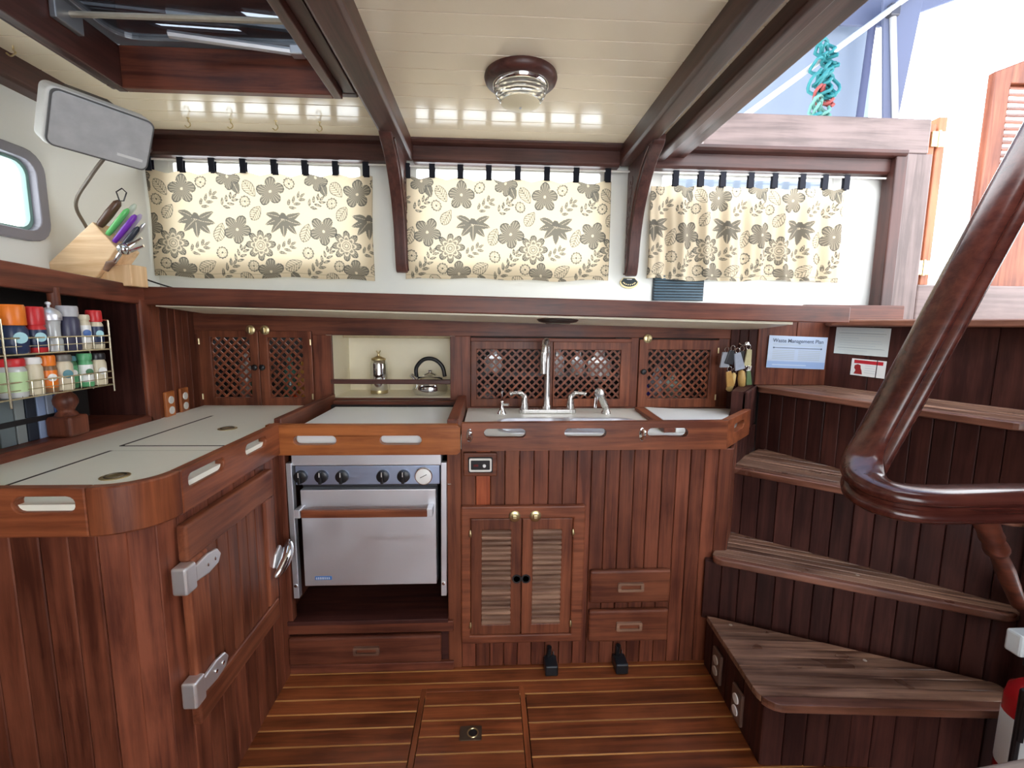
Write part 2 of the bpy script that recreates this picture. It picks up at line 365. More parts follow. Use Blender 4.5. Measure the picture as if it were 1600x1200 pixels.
# ---- beams and trims
def beam_profile(x0, x1, z0, z1, r=.010): return [(x0, z1), (x0, z0+r), (x0+r, z0), (x1-r, z0), (x1, z0+r), (x1, z1)]
struct(G().prism(beam_profile(-.435, -.345, 2.035, CZ+.005), 'xz', -1.6, 2.225), 'trim_1', wood('beam', 'Y'), 'dark varnished ceiling beam between the skylight and the dome light', .003)
struct(G().prism(beam_profile(.595, .675, 2.035, CZ+.005), 'xz', -1.6, 2.225), 'trim_2', wood('beam', 'Y'), 'dark varnished ceiling beam right of the dome light', .003)
for nm, (a, b), lb in (('trim_3', (-1.53, -.435), 'left length of dark header beam above the curtains'), ('trim_4', (-.345, .595), 'middle length of dark header beam under the ceiling'), ('trim_5', (.675, 1.93), 'right length of dark header beam running to the companionway post')):
    struct(G().prism([(2.26, 2.025), (2.205, 2.025), (2.195, 2.035), (2.195, 2.090), (2.160, 2.094), (2.150, 2.104), (2.150, 2.118), (2.26, 2.118)], 'yz', a, b), nm, wood('beam', 'X'), lb, .002)
struct(G().prism([(PX, 2.03), (PX+.055, 2.03), (PX+.065, 2.04), (PX+.065, 2.118), (PX, 2.118)], 'xz', -.9, 2.2), 'trim_6', wood('beam', 'Y'), 'dark beam along the top of the left cabin side', .003)
# long shelf edge over the galley (follows the sheer, lower to the right)
SY = 1.83
def sheer(x): return 1.402-.0165*(x+.0)   # top of the shelf edge minus nothing: height at x
def zt(x): return 1.410-.0155*x
def zb(x): return 1.342-.0150*x
struct(G().hexa([(-1.32, SY, zb(-1.32)), (1.47, SY, zb(1.47)), (1.47, SY+.028, zb(1.47)), (-1.32, SY+.028, zb(-1.32))],
                [(-1.32, SY, zt(-1.32)), (1.47, SY, zt(1.47)), (1.47, SY+.028, zt(1.47)), (-1.32, SY+.028, zt(-1.32))]), 'trim_7', wood('shelf', 'X'), 'long mahogany shelf edge running over the stove and sink', .004)
struct(G().box(1.47, 1.95, 2.10, 2.13, 1.338, 1.408), 'trim_17', wood('shelf', 'X'), 'dark board closing the shelf end behind the top step', .004)
struct(G().hexa([(-1.54, SY+.02, zt(-1.5)-.035), (1.47, SY+.02, zt(1.47)-.035), (1.47, WY+.01, zt(1.47)-.035), (-1.54, WY+.01, zt(-1.5)-.035)],
                [(-1.54, SY+.02, zt(-1.5)-.012), (1.47, SY+.02, zt(1.47)-.012), (1.47, WY+.01, zt(1.47)-.012), (-1.54, WY+.01, zt(-1.5)-.012)]), 'trim_8', WHITE, 'white shelf top behind the long mahogany edge')
struct(G().hexa([(-1.28, SY+.028, zb(-1.28)-.004), (1.25, SY+.028, zb(1.25)-.010), (1.25, 2.16, zb(1.25)-.036), (-1.28, 2.16, zb(-1.28)-.024)],
                [(-1.28, SY+.028, zb(-1.28)+.016), (1.25, SY+.028, zb(1.25)+.010), (1.25, 2.16, zb(1.25)-.016), (-1.28, 2.16, zb(-1.28)-.004)]), 'trim_9', NICHE, 'cream soffit under the long mahogany shelf edge')
LX = -1.30
struct(G().prism([(.6, 1.425), (1.835, zb(-1.3)), (1.835, zt(-1.3)), (.6, 1.50)], 'yz', LX-.03, LX), 'trim_10', wood('shelf', 'Y'), 'mahogany shelf edge along the left side over the spice rack', .004)
struct(G().prism([(.6, 1.44), (1.86, zt(-1.3)-.03), (1.86, zt(-1.3)-.012), (.6, 1.46)], 'yz', PX, LX-.02), 'trim_11', WHITE, 'white shelf top on the left under the knife block')

# ================================================================== GALLEY BACK WALL
GY = 2.17
wg = empty('wall_galley', (0, GY, .86), 'mahogany face frame of the lockers behind the counter', kind='structure')
for x0, x1, z0, z1, ax in ((-1.36, 1.26, 1.245, 1.36, 'X'), (-1.36, -.728, .84, .908, 'X'), (-.728, -.183, .84, .952, 'X'), (-.183, 1.26, .84, .912, 'X'),
                           (-1.37, -1.318, .908, 1.245, 'Z'), (-.812, -.728, .908, 1.245, 'Z'), (-.183, -.088, .912, 1.245, 'Z'), (.674, .712, .912, 1.245, 'Z'), (1.102, 1.26, .912, 1.245, 'Z')):
    done(G().box(x0, x1, GY, GY+.02, z0, z1), 'face_frame', wood('panel', ax), wg, .002)
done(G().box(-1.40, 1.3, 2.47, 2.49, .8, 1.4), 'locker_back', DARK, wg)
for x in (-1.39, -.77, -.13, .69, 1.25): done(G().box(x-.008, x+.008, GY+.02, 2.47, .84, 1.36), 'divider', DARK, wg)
for a, b in ((-1.38, -.78), (-.12, .68), (.70, 1.24)): done(G().box(a, b, GY+.02, 2.47, .86, .89), 'locker_floor', wood('panel', 'X'), wg)
# open cream niche over the stove
nc = empty('niche', (-.455, 2.3, .94), 'cream painted open niche holding the flask and kettle', kind='structure')
done(G().box(-.735, -.176, 2.44, 2.455, .94, 1.27), 'back_panel', NICHE, nc)
done(G().box(-.752, -.7285, GY+.001, 2.44, .94, 1.27), 'side_panel', NICHE, nc)
done(G().box(-.1825, -.160, GY+.001, 2.44, .94, 1.27), 'side_panel', NICHE, nc)
done(G().box(-.752, -.160, GY+.021, 2.44, .935, .9535), 'bottom_panel', NICHE, nc)
done(G().box(-.752, -.160, GY+.021, 2.44, 1.252, 1.27), 'top_panel', NICHE, nc)
done(G().box(-.728, -.183, 2.34, 2.44, 1.228, 1.252), 'wire_ledge', plain('old_cream', (.62, .52, .33), .6, noise=.3, nscale=25), nc, .004)
tag(done(G().box(-.735, -.180, GY-.012, GY+.003, 1.020, 1.042), 'niche_rail', wood('beam', 'X'), None, .004, label='dark wooden fiddle bar across the cream niche', cat='rail'))

def lattice(parent, x0, x1, z0, z1, pitch=.0385, wd=.0088):
    """crossing diagonal slats; each slat is a part of its door"""
    for sgn, yy in ((1, GY-.0006), (-1, GY+.0004)):
        n = Vector((1, -sgn)).normalized(); t = Vector((1, sgn)).normalized()
        poly = [(x0, z0), (x1, z0), (x1, z1), (x0, z1)]
        cs = [p[0]*n[0]+p[1]*n[1] for p in poly]; c = min(cs)+pitch*.35; st = pitch/math.sqrt(2)
        while c < max(cs):
            s = clip(clip(poly, n, c-wd/2), n, c+wd/2, False)
            if len(s) >= 3 and area(s) > 5e-5:
                done(G().prism(s, 'xz', yy, yy+.006), 'slat', wood('door', 'Z'), parent)
            c += st
def lattice_door(root, x0, x1, z0, z1, l, knob_x=None, catch=None, hinge_x=None):
    """one framed lattice door; l is the lattice opening"""
    d = done(G().prism([(x0, z0), (x1, z0), (x1, z1), (x0, z1)], 'xz', GY-.010, GY+.010, [[(l[0], l[2]), (l[1], l[2]), (l[1], l[3]), (l[0], l[3])]]), 'door', wood('door', 'Z'), root, .0025)
    lattice(d, l[0]-.003, l[1]+.003, l[2]-.003, l[3]+.003)
    if knob_x: done(G().lathe([(.006, 0), (.006, .008), (.013, .012), (.014, .017), (.010, .021), (.001, .022)], (knob_x, GY-.010, (z0+z1)/2+.01), (0, -1, 0), 14), 'knob', BLACK, d, smooth=True)
    if catch:
        c = done(G().lathe([(.021, 0), (.021, .003), (.017, .006), (.001, .006)], (catch, GY-.010, z1+.004), (0, -1, 0), 18), 'catch', BRASS, d, smooth=True)
        done(G().box(catch-.004, catch+.004, GY-.026, GY-.015, z1-.010, z1+.017), 'catch_knob', BRASS, c, .002)
    if hinge_x:
        for zz in (z0+.05, z1-.05): done(G().tube([(hinge_x, GY-.012, zz-.013), (hinge_x, GY-.012, zz+.013)], .004, 8), 'hinge', BRASS, d, smooth=True)
    return d
lc = empty('lattice_locker', (-1.06, GY, .91), 'double-door lattice locker behind the left counter, two black knobs', 'locker')
lattice_door(lc, -1.317, -1.052, .910, 1.262, (-1.262, -1.092, .955, 1.232), -1.068, -1.082, -1.312)
lattice_door(lc, -1.050, -.813, .910, 1.262, (-1.010, -.855, .955, 1.232), -1.034, -1.018, -.818)
l2 = empty('lattice_locker', (.29, GY, .91), 'wide lattice locker behind the faucet with two sliding panels', 'locker')
lattice_door(l2, -.086, .300, .914, 1.226, (-.058, .262, .952, 1.186))
lattice_door(l2, .302, .672, .914, 1.226, (.310, .625, .952, 1.186))
done(G().box(-.088, .675, GY-.016, GY+.004, 1.222, 1.240), 'track', wood('panel', 'X'), l2, .003)
l3 = empty('lattice_locker', (.9, GY, .91), 'single-door lattice locker at the right beside the keys', 'locker')
lattice_door(l3, .714, 1.100, .912, 1.238, (.758, 1.058, .955, 1.190), .733, .750, 1.096)
# a few things glimpsed behind the lattice
def glassware(x, z, h, r, col, label, cat='glass', yy=2.31):
    mt = plain('glimpse_%s' % label[:14].replace(' ', '_'), col, .08, coat=.4)
    done(G().lathe([(r*.8, 0), (r, .01), (r, h*.62), (r*.45, h*.78), (r*.4, h*.97), (r*.45, h), (r*.1, h)], (x, yy, z), n=16), 'bottle' if cat == 'bottle' else 'drinking_glass', mt, None, smooth=True, label=label, cat=cat)
for x, h, r, c, lb, ct in ((-1.19, .27, .035, (.25, .26, .25), 'clear bottle behind the left lattice door', 'bottle'), (-1.14, .22, .032, (.05, .11, .05), 'green bottle behind the left lattice door', 'bottle'),
    (-.98, .26, .034, (.04, .12, .10), 'dark green bottle behind the right-hand door of the left locker', 'bottle'), (-.91, .24, .036, (.42, .24, .06), 'amber bottle behind the right-hand door of the left locker', 'bottle'), (-.945, .10, .03, (.5, .06, .02), 'red jar low behind the right-hand door of the left locker', 'bottle')):
    glassware(x, .89, h, r, c, lb, ct)
for x, z, h, r, c, lb in ((.02, 1.06, .12, .045, (.55, .58, .58), 'glass tumbler behind the left end of the sliding lattice'), (-.01, .89, .11, .045, (.3, .3, .3), 'smoked tumbler low behind the sliding lattice'), (.35, 1.05, .13, .03, (.6, .62, .62), 'slim glass behind the lattice right of the spout'),
    (.45, 1.05, .12, .035, (.6, .62, .62), 'stem glass behind the middle of the right sliding panel'), (.56, 1.02, .16, .06, (.75, .76, .74), 'white cup behind the right end of the sliding lattice')):
    glassware(x, z, h, r, c, lb)
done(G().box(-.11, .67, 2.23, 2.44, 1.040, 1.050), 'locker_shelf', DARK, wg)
for x, z, h, r, c, lb in ((.80, .89, .14, .035, (.03, .03, .18), 'blue bottle low behind the right lattice door'), (.94, .89, .18, .05, (.25, .3, .26), 'grey green jar behind the right lattice door'), (.86, .89, .22, .04, (.28, .28, .3), 'grey bottle behind the right lattice door')):
    glassware(x, z, h, r, c, lb, 'bottle')

# left side: panelled wall behind the counter corner, bookshelf opening
wl = empty('wall_galley_left', (LX, 1.9, .9), 'dark panelled return wall beside the left lattice locker', kind='structure')
boards(wl, (LX, 1.86), (-1.335, 2.17), .88, 1.37, .055, wood('panel', 'Z'))
done(G().box(LX-.06, LX+.004, 1.80, 1.862, .90, 1.38), 'corner_post', wood('panel', 'Z'), wl, .006)
bk = empty('bookcase', (-1.45, 1.3, .92), 'dark open bookshelf recess with turned posts behind the spice rack', 'bookcase')
done(G().box(-1.53, LX+.004, .5, 1.822, .88, .945), 'sill', wood('shelf', 'Y'), bk, .008)
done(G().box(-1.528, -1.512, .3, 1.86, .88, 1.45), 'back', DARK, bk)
done(G().box(-1.53, LX-.01, 1.795, 1.82, .945, 1.40), 'end_panel', wood('stair', 'Z'), bk)
done(G().box(-1.51, LX-.03, .3, 1.80, 1.405, 1.42), 'roof', DARK, bk)
for yy, zz, nm in ((1.42, .998, 'book_bar'),):
    done(G().box(-1.352, -1.340, .6, 1.50, 1.000, 1.016), nm, BLACK, bk, .002)
prof = [(.034, 0), (.034, .004), (.012, .006)]
for yy in (1.475, 1.175):
    done(G().box(LX-.048, LX+.026, yy-.037, yy+.037, .945, 1.008), 'post_block', wood('panel', 'Z'), bk, .010, seg=3)
    done(G().lathe([(.030, 0), (.026, .008), (.020, .014), (.021, .02), (.030, .036), (.031, .048), (.026, .062), (.018, .070), (.016, .09), (.015, .39)], (LX-.011, yy, 1.008), n=20), 'turned_post', wood('panel', 'Z'), bk, smooth=60)
bcols = [((.05, .22, .07), 'green hardback'), ((.13, .16, .17), 'slate grey book'), ((.20, .22, .22), 'pale grey book'), ((.012, .018, .03), 'black book'), ((.22, .28, .42), 'pale blue book'), ((.35, .40, .50), 'silver blue book'), ((.05, .10, .25), 'dark blue book')]
yy = 1.245
for i, (c, n) in enumerate(bcols):
    th = (.060, .042, .028, .030, .026, .022, .020)[i]; h = .20+.015*((i*7) % 3)
    g = G().box(-1.52, -1.38, -th/2, th/2, 0, h)
    b = empty('book', (-1.43, yy+th/2, .946), n+' standing on the bookshelf under the spice rack', 'book', 'books on the left shelf')
    done(G().box(-1.52+1.45, -1.365+1.45, -th/2, th/2, 0, h), 'cover', plain('book_'+n.replace(' ', '_'), c, .5, noise=.1), b, .002, local=True)
    done(G().box(-1.515+1.45, -1.372+1.45, -th/2+.003, th/2-.003, .003, h+.0012), 'pages', plain('paper', (.75, .72, .64), .8), b, local=True)
    yy += th+.004

# ================================================================== LEFT COUNTER (ice box)
CX = -.735; EY = .975
R = .10
def lcorner(off=0, n=10): return arc(CX-R, EY+R, R+off, -PI/2, 0, n)
fc = empty('icebox_cabinet', (-1.0, 1.3, 0), 'dark panelled icebox cabinet with rounded corner under the left counter', 'cabinet')
done(G().prism([(-1.6, EY+.012)]+[(x-.0, y) for x, y in arc(CX-R, EY+R, R-.012, -PI/2, 0, 8)]+[(CX-.012, 2.15), (-1.6, 2.15)], 'xy', 0, .855), 'carcass', wood('panel', 'Z'), fc)
boards(fc, (-1.6, EY), (CX-R, EY), .0, .856, .060, wood('panel', 'Z'))
cr = lcorner(0, 3)
for i in range(3): boards(fc, cr[i], cr[i+1], 0, .856, .08, wood('panel', 'Z'), gap=.0002, jitter=0)
boards(fc, (CX, EY+R), (CX, 1.62), 0, .856, .060, wood('panel', 'Z'))
# icebox door on the right-facing side
D = CX+.002
dr = empty('icebox_door', (CX, 1.28, .305), 'panelled icebox door with chrome hinges facing the stove', 'door')
DY0, DY1, DZ0, DZ1 = 1.064, 1.498, .305, .826
for n_, (a, b, c, d), ax in (('top_rail', (DY0, DY1, .735, DZ1), 'Y'), ('bottom_rail', (DY0, DY1, DZ0, .375), 'Y'), ('stile', (DY0, DY0+.075, .375, .735), 'Z'), ('stile', (DY1-.06, DY1, .375, .735), 'Z')):
    done(G().box(D, D+.024, a, b, c, d), n_, wood('door', ax), dr, .006, seg=3)
boards(dr, (D+.016, DY0+.075), (D+.016, DY1-.06), .372, .738, .050, wood('door', 'Z'), th=.014)
for zz in (.700, .408):
    h = done(G().box(D+.0, D+.036, DY0-.030, DY0+.010, zz-.034, zz+.034), 'hinge', SATIN, dr, .006, seg=3, label='chrome strap hinge')
    done(G().prism([(DY0+.008, zz+.020), (DY0+.060, zz+.026), (DY0+.100, zz+.020), (DY0+.114, zz), (DY0+.100, zz-.020), (DY0+.060, zz-.026), (DY0+.008, zz-.020)], 'yz', D+.024, D+.034), 'hinge_leaf', SATIN, h, .004, seg=3)
    for q in (.045, .075): done(G().lathe([(.005, 0), (.005, .002), (.001, .003)], (D+.034, DY0+q+.01, zz), (1, 0, 0), 10), 'screw', CHROME, h)
hd = done(G().prism([(1.458, .500), (1.478, .540), (1.512, .556), (1.526, .540), (1.520, .505), (1.492, .484)], 'yz', D+.022, D+.032), 'latch', SATIN, dr, .004, seg=3, label='chrome lever latch')
done(G().tube(spline([(D+.034, 1.448, .470), (D+.046, 1.470, .490), (D+.054, 1.500, .518), (D+.050, 1.530, .545), (D+.040, 1.548, .556)], 5), [.004, .007, .010, .012, .014, .015, .016, .017, .018, .0185, .019, .019, .0185, .018, .017, .015, .013, .011, .008, .006, .003], 12), 'lever', CHROME, hd, smooth=60)
# counter top and lids
ct = empty('left_counter', (-1.0, 1.5, .86), 'cream laminate counter top over the icebox at the left', 'counter')
done(G().prism([(-1.31, EY-.008)]+arc(CX-R, EY+R, R+.008, -PI/2, 0, 8)+[(CX+.008, 2.165), (-1.31, 2.165)], 'xy', .856, .9185), 'top', LAMI, ct)
for (a, b, c, d), lb, (rx, ry) in (((-1.108, -.772, 1.02, 1.378), 'front cream lid in the left counter, nearest the room', (-.917, 1.14)), ((-1.122, -.786, 1.440, 1.905), 'rear cream lid in the left counter, below the outlets', (-.937, 1.667))):
    ld = empty('icebox_hatch', ((a+b)/2, (c+d)/2, .918), lb, 'lid', 'icebox lids')
    done(G().prism(rrect(a-.013, b+.004, c-.005, d+.005, .004), 'xy', .9183, .9196), 'seam', plain('seam_grey', (.035, .032, .022), .8), ld)
    done(G().prism(rrect(a, b, c, d, .004), 'xy', .9190, .9206), 'panel', LAMI, ld)
    rg_ = done(G().lathe([(.031, 0), (.031, .0018), (.028, .0024), (.001, .0024)], (rx, ry, .9206), n=24), 'ring_pull', BRASS, ld)
    done(G().tube([(rx+.021*math.cos(k*PI/8), ry+.021*math.sin(k*PI/8), .9233) for k in range(16)], .0022, 6, True), 'ring', plain('dull_bronze', (.2, .17, .13), .4, 1), rg_, smooth=True)
# fiddle rail around the left counter
FZ0, FZ1 = .850, .957; FT = .026
def slot(c, z, L=.145, h=.033): 
    return arc(c+L/2-h/2, z, h/2, -PI/2, PI/2, 7)+arc(c-L/2+h/2, z, h/2, PI/2, 1.5*PI, 7)
fd = empty('fiddle_rail', (-.9, 1.1, FZ0), 'mahogany fiddle rail with oval slots round the left counter', 'fiddle rail')
fy = EY-.018
done(G().prism([(-1.6, FZ0), (CX-R+.001, FZ0), (CX-R+.001, FZ1), (-1.6, FZ1)], 'xz', fy, fy+FT, [slot(-.917, .922, .122), slot(-1.25, .922, .122)]), 'end_rail', wood('fiddle', 'X'), fd, .004)
co = arc(CX-R, EY+R, R+.018, -PI/2, 0, 12); ci = arc(CX-R, EY+R, R+.018-FT, -PI/2, 0, 12)
done(G().prism(co+ci[::-1], 'xy', FZ0, FZ1), 'corner', wood('fiddle', 'Z'), fd, .004, smooth=50)
fx = CX+.018
done(G().prism([(EY+R-.001, FZ0), (1.60, FZ0), (1.60, FZ1), (EY+R-.001, FZ1)], 'yz', fx-FT, fx, [slot(1.175, .922, .150), slot(1.425, .922, .125)]), 'side_rail', wood('fiddle', 'Y'), fd, .004)
done(G().box(fx-FT, fx, 1.60, 2.165, FZ0, .972), 'inner_rail', wood('panel', 'Y'), fd, .004)
# outlets on the panelled return
def outlet(name, label, mat_plate, M, group, plug=None):
    o = empty(name, (0, 0, 0), label, 'outlet', group)
    done(G().box(-.032, .032, 0, .012, -.056, .056), 'plate', mat_plate, o, .004, local=True)
    for zz in (-.021, .021):
        s = done(G().prism([(.017*math.cos(a*PI/10)*1.0, zz+.0155*math.sin(a*PI/10)) for a in range(20)], 'xz', -.004, .002), 'socket', plug or OFFW, o, .001, local=True)
    o.matrix_world = M; return o
for yy, lb in ((1.915, 'wooden duplex outlet plate nearer the bookshelf post'), (2.022, 'wooden duplex outlet plate nearer the left lattice locker')):
    M = Matrix.Translation((LX+.014-(yy-1.86)*.11, yy, .963)) @ Matrix.Rotation(PI/2+.11, 4, 'Z')
    outlet('wall_outlet', lb, wood('orange', 'Z'), M, 'outlets above the left counter')

# ================================================================== STOVE
SX0, SX1 = -.755, -.150
sn = empty('wall_stove_recess', (-.45, 1.9, .2), 'dark recess under the counter that holds the stove', kind='structure')
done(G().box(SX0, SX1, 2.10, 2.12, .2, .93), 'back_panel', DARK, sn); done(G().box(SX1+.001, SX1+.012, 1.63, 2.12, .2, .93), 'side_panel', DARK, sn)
done(G().box(SX0+.008, SX1, 1.60, 2.12, .196, .212), 'bottom_panel', wood('stair', 'X'), sn, .002)
done(G().box(SX0+.012, SX0+.04, 1.605, 1.64, .21, .87), 'side_stile', wood('panel', 'Z'), sn, .003)
sb = empty('drawer_front', (-.45, 1.62, 0), 'wide mahogany drawer under the stove with recessed pull', 'drawer')
def pull(parent, x, z, wd=.095, hh=.032, yy=1.62):
    p = done(G().prism(rrect(x-wd/2, x+wd/2, z-hh/2, z+hh/2, .005), 'xz', yy-.010, yy+.004, [rrect(x-wd/2+.011, x+wd/2-.011, z-hh/2+.008, z+hh/2-.008, .004)]), 'pull_frame', wood('slat', 'X'), parent, .002)
    done(G().box(x-wd/2+.009, x+wd/2-.009, yy-.0025, yy, z-hh/2+.006, z+hh/2-.006), 'pull_recess', wood('door', 'X'), p)
done(G().box(-.735, -.175, 1.594, 1.62, .040, .150), 'front', wood('panel', 'X'), sb, .008, seg=3); pull(sb, -.45, .098, yy=1.594)
ss = empty('wall_under_stove', (-.45, 1.63, 0), 'mahogany plinth rails around the drawer under the stove', kind='structure')
done(G().box(SX0, SX1+.02, 1.620, 1.66, .0, .200), 'backing', wood('stair', 'X'), ss)
done(G().box(SX0+.005, SX1+.02, 1.604, 1.62, .158, .200), 'upper_rail', wood('panel', 'X'), ss, .003)
done(G().box(SX0+.005, SX1+.02, 1.604, 1.62, .0, .034), 'lower_rail', wood('panel', 'X'), ss, .003)
sv = empty('stove', (-.43, 1.8, .3), 'gimballed stainless steel galley stove with five black knobs', 'stove')
PANELB = metal_brushed('bluish_steel', (.42, .50, .68), .40)
done(G().box(-.672, -.187, 1.64, 2.08, .345, .80), 'body', plain('stove_dark', (.05, .05, .055), .4, .6), sv, .003)
done(G().box(-.694, -.170, 1.607, 2.08, .800, .842), 'top_skirt', STEEL, sv, .003)
done(G().box(-.684, -.176, 1.612, 1.66, .728, .798), 'control_panel', PANELB, sv, .003)
for x in (-.664, -.592, -.520, -.377, -.304):
    k = done(G().lathe([(.023, 0), (.022, .012), (.018, .014), (.001, .014)], (x, 1.612, .760), (0, -1, 0), 20), 'knob', BLACK, sv, smooth=True)
    done(G().box(x-.0055, x+.0055, 1.586, 1.600, .738, .782), 'grip', BLACK, k, .003)
    done(G().box(x-.0012, x+.0012, 1.5850, 1.5862, .764, .781), 'pointer', OFFW, k)
gg = done(G().lathe([(.030, 0), (.030, .012), (.026, .015), (.001, .015)], (-.232, 1.612, .762), (0, -1, 0), 28), 'thermometer', plain('gauge_white', (.86, .86, .84), .35), sv, smooth=True)
done(G().tube([(-.244, 1.5965, .757), (-.221, 1.5965, .769)], .0012, 6), 'needle', BLACK, gg)
done(G().lathe([(.0305, .010), (.032, .012), (.0305, .0155), (.0285, .0155)], (-.232, 1.612, .762), (0, -1, 0), 28, True), 'bezel', CHROME, gg, smooth=True)
od = done(G().box(-.668, -.190, 1.606, 1.64, .348, .712), 'oven_door', STEEL, sv, .003)
done(G().box(-.650, -.212, 1.556, 1.574, .628, .655), 'handle_bar', wood('fiddle', 'X'), od, .004, seg=3)
for x in (-.662, -.207): done(G().box(x-.010, x+.010, 1.556, 1.606, .628, .658), 'handle_bracket', STEEL, od, .002)
bd = done(G().box(-.630, -.570, 1.604, 1.607, .372, .386), 'badge', plain('badge_blue', (.05, .16, .42), .3), od, .001)
for k in range(7): done(G().box(-.626+k*.0075, -.6212+k*.0075, 1.6032, 1.604, .375, .383), 'badge_mark', plain('badge_silver', (.55, .6, .7), .3), bd)
for x, tl in ((-.700, .004), (-.160, -.004)):
    s_ = done(G().hexa([(x-.010+tl, 1.598, .305), (x+.010+tl, 1.598, .305), (x+.010+tl, 1.625, .305), (x-.010+tl, 1.625, .305)], [(x-.010, 1.598, .812), (x+.010, 1.598, .812), (x+.010, 1.625, .812), (x-.010, 1.625, .812)]), 'side_bar', STEEL, sv, .002)
    done(G().lathe([(.006, 0), (.006, .003), (.001, .004)], (x+tl, 1.598, .355), (0, -1, 0), 10), 'bolt', CHROME, s_)
    done(G().tube([(x+(.012 if x > -.4 else -.012), 1.612, .728), (x+(.024 if x > -.4 else -.024), 1.612, .728)], .004, 8), 'gimbal_pin', CHROME, s_, smooth=True)
# white cover board over the stove and its wooden fiddle
tag(done(G().box(-.690, -.140, 1.612, 2.075, .868, .928), 'stove_cover', BOARDW, None, .004, label='white cover board lying over the stove top', cat='cover board'))
f2 = empty('fiddle_rail', (-.43, 1.6, .845), 'orange teak fiddle rail with two slots above the stove', 'fiddle rail')
done(G().prism([(-.762, .846), (-.112, .846), (-.100, .858), (-.100, .943), (-.112, .953), (-.762, .953)], 'xz', 1.578, 1.606, [slot(-.598, .899), slot(-.306, .899)]), 'front_rail', wood('orange', 'X'), f2, .004)
done(G().box(-.148, -.108, 1.606, 2.165, .85, .968), 'right_rail', wood('panel', 'Y'), f2, .005)
done(G().box(-.715, -.148, 2.120, 2.165, .85, .945), 'rear_rail', wood('panel', 'X'), f2, .004)
def latch(parent, x, z, yy):
    p = done(G().prism([(x+.011*math.cos(a*PI/8), z+.025*math.sin(a*PI/8)) for a in range(16)], 'xz', yy-.004, yy), 'latch_plate', CHROME, parent, .001)
    done(G().tube(spline([(x+.002, yy-.004, z+.016), (x+.003, yy-.016, z+.012), (x+.001, yy-.018, z-.004), (x-.002, yy-.010, z-.016)], 4), .006, 8), 'latch_lever', CHROME, p, smooth=True)
latch(f2, -.738, .905, 1.578)

# ================================================================== SINK CABINET
KX0, KX1 = -.150, .905; FY = 1.62
sc_ = empty('sink_cabinet', (.4, 1.7, 0), 'mahogany panelled sink cabinet with louvred doors and drawers', 'cabinet')
done(G().prism([(KX0+.012, FY+.013), (KX1, FY+.013), (1.02, 1.80), (1.25, 2.06), (1.25, 2.16), (KX0+.012, 2.16)], 'xy', 0, .74), 'carcass', wood('stair', 'Z'), sc_)
done(G().box(KX0, -.100, FY-.006, FY+.013, 0, .85), 'stile', wood('door', 'Z'), sc_, .003)
boards(sc_, (-.100, FY), (.1115, FY), 0, .630, .0527, wood('panel', 'Z'))
boards(sc_, (-.100, FY), (.1115, FY), .630, .853, .0527, wood('panel', 'Z'), mats={0: wood('door', 'Z'), 1: wood('redboard', 'Z'), 2: wood('door', 'Z')})
boards(sc_, (.1115, FY), (KX1, FY), 0, .853, .0527, wood('panel', 'Z'))
boards(sc_, (KX1, FY), (1.02, 1.80), .0, .853, .055, wood('panel', 'Z'))
boards(sc_, (1.02, 1.80), (1.24, 2.045), .0, .853, .055, wood('stair', 'Z'))
# louvred doors
lf = done(G().prism([(-.100, .108), (.355, .108), (.355, .648), (-.100, .648)], 'xz', FY-.022, FY-.001, [[(-.066, .142), (.310, .142), (.310, .600), (-.066, .600)]]), 'door_frame', wood('door', 'X'), sc_, .006, seg=3)
lv = (( -.066, .1215, -.024, .081, .105), (.1225, .310, .164, .268, .139))
sm = None
for x0, x1, a, b, kx in lv:
    d = done(G().prism([(x0+.001, .143), (x1-.001, .143), (x1-.001, .599), (x0+.001, .599)], 'xz', FY-.018, FY-.001, [[(a, .183), (b, .183), (b, .556), (a, .556)]]), 'louvre_door', wood('door', 'Z'), sc_, .003)
    for k in range(19):
        z = .185; pz = (.556-.183)/19
        if k == 0: g = G().hexa([(a-.002, FY-.020, z), (b+.002, FY-.020, z), (b+.002, FY-.005, z+.014), (a-.002, FY-.005, z+.014)], [(a-.002, FY-.020, z+.0095), (b+.002, FY-.020, z+.0095), (b+.002, FY-.005, z+.021), (a-.002, FY-.005, z+.021)]); s0 = done(g, 'slat', wood('slat', 'X'), d, .0022, seg=2)
        else: clone(s0, d, (0, 0, k*pz))
    done(G().lathe([(.0175, 0), (.0175, .002), (.012, .002), (.011, -.004), (.001, -.004)], (kx, FY-.018, .365), (0, -1, 0), 18), 'finger_hole', BLACK, d, smooth=True)
    cx = .094 if x0 < 0 else .170
    c = done(G().lathe([(.021, 0), (.021, .004), (.017, .007), (.001, .007)], (cx, FY-.022, .611), (0, -1, 0), 20), 'catch', BRASS, d, smooth=True)
    done(G().box(cx-.009, cx+.009, FY-.038, FY-.029, .604, .620), 'catch_knob', BRASS, c, .003)
    hx = x0 if x0 < 0 else x1
    for zz in (.185, .545): done(G().lathe([(.002, 0), (.006, .008), (.006, .018), (.002, .028)], (hx, FY-.024, zz-.014), n=10), 'hinge', BRASS, d, smooth=True)
for z0, z1, lb in ((.262, .392, ''), (.104, .232, '')):
    dw = done(G().box(.380, .686, FY-.024, FY-.001, z0, z1), 'drawer', wood('door', 'X'), sc_, .008, seg=3); pull(dw, .533, (z0+z1)/2+.003, .098, .034, FY-.024)
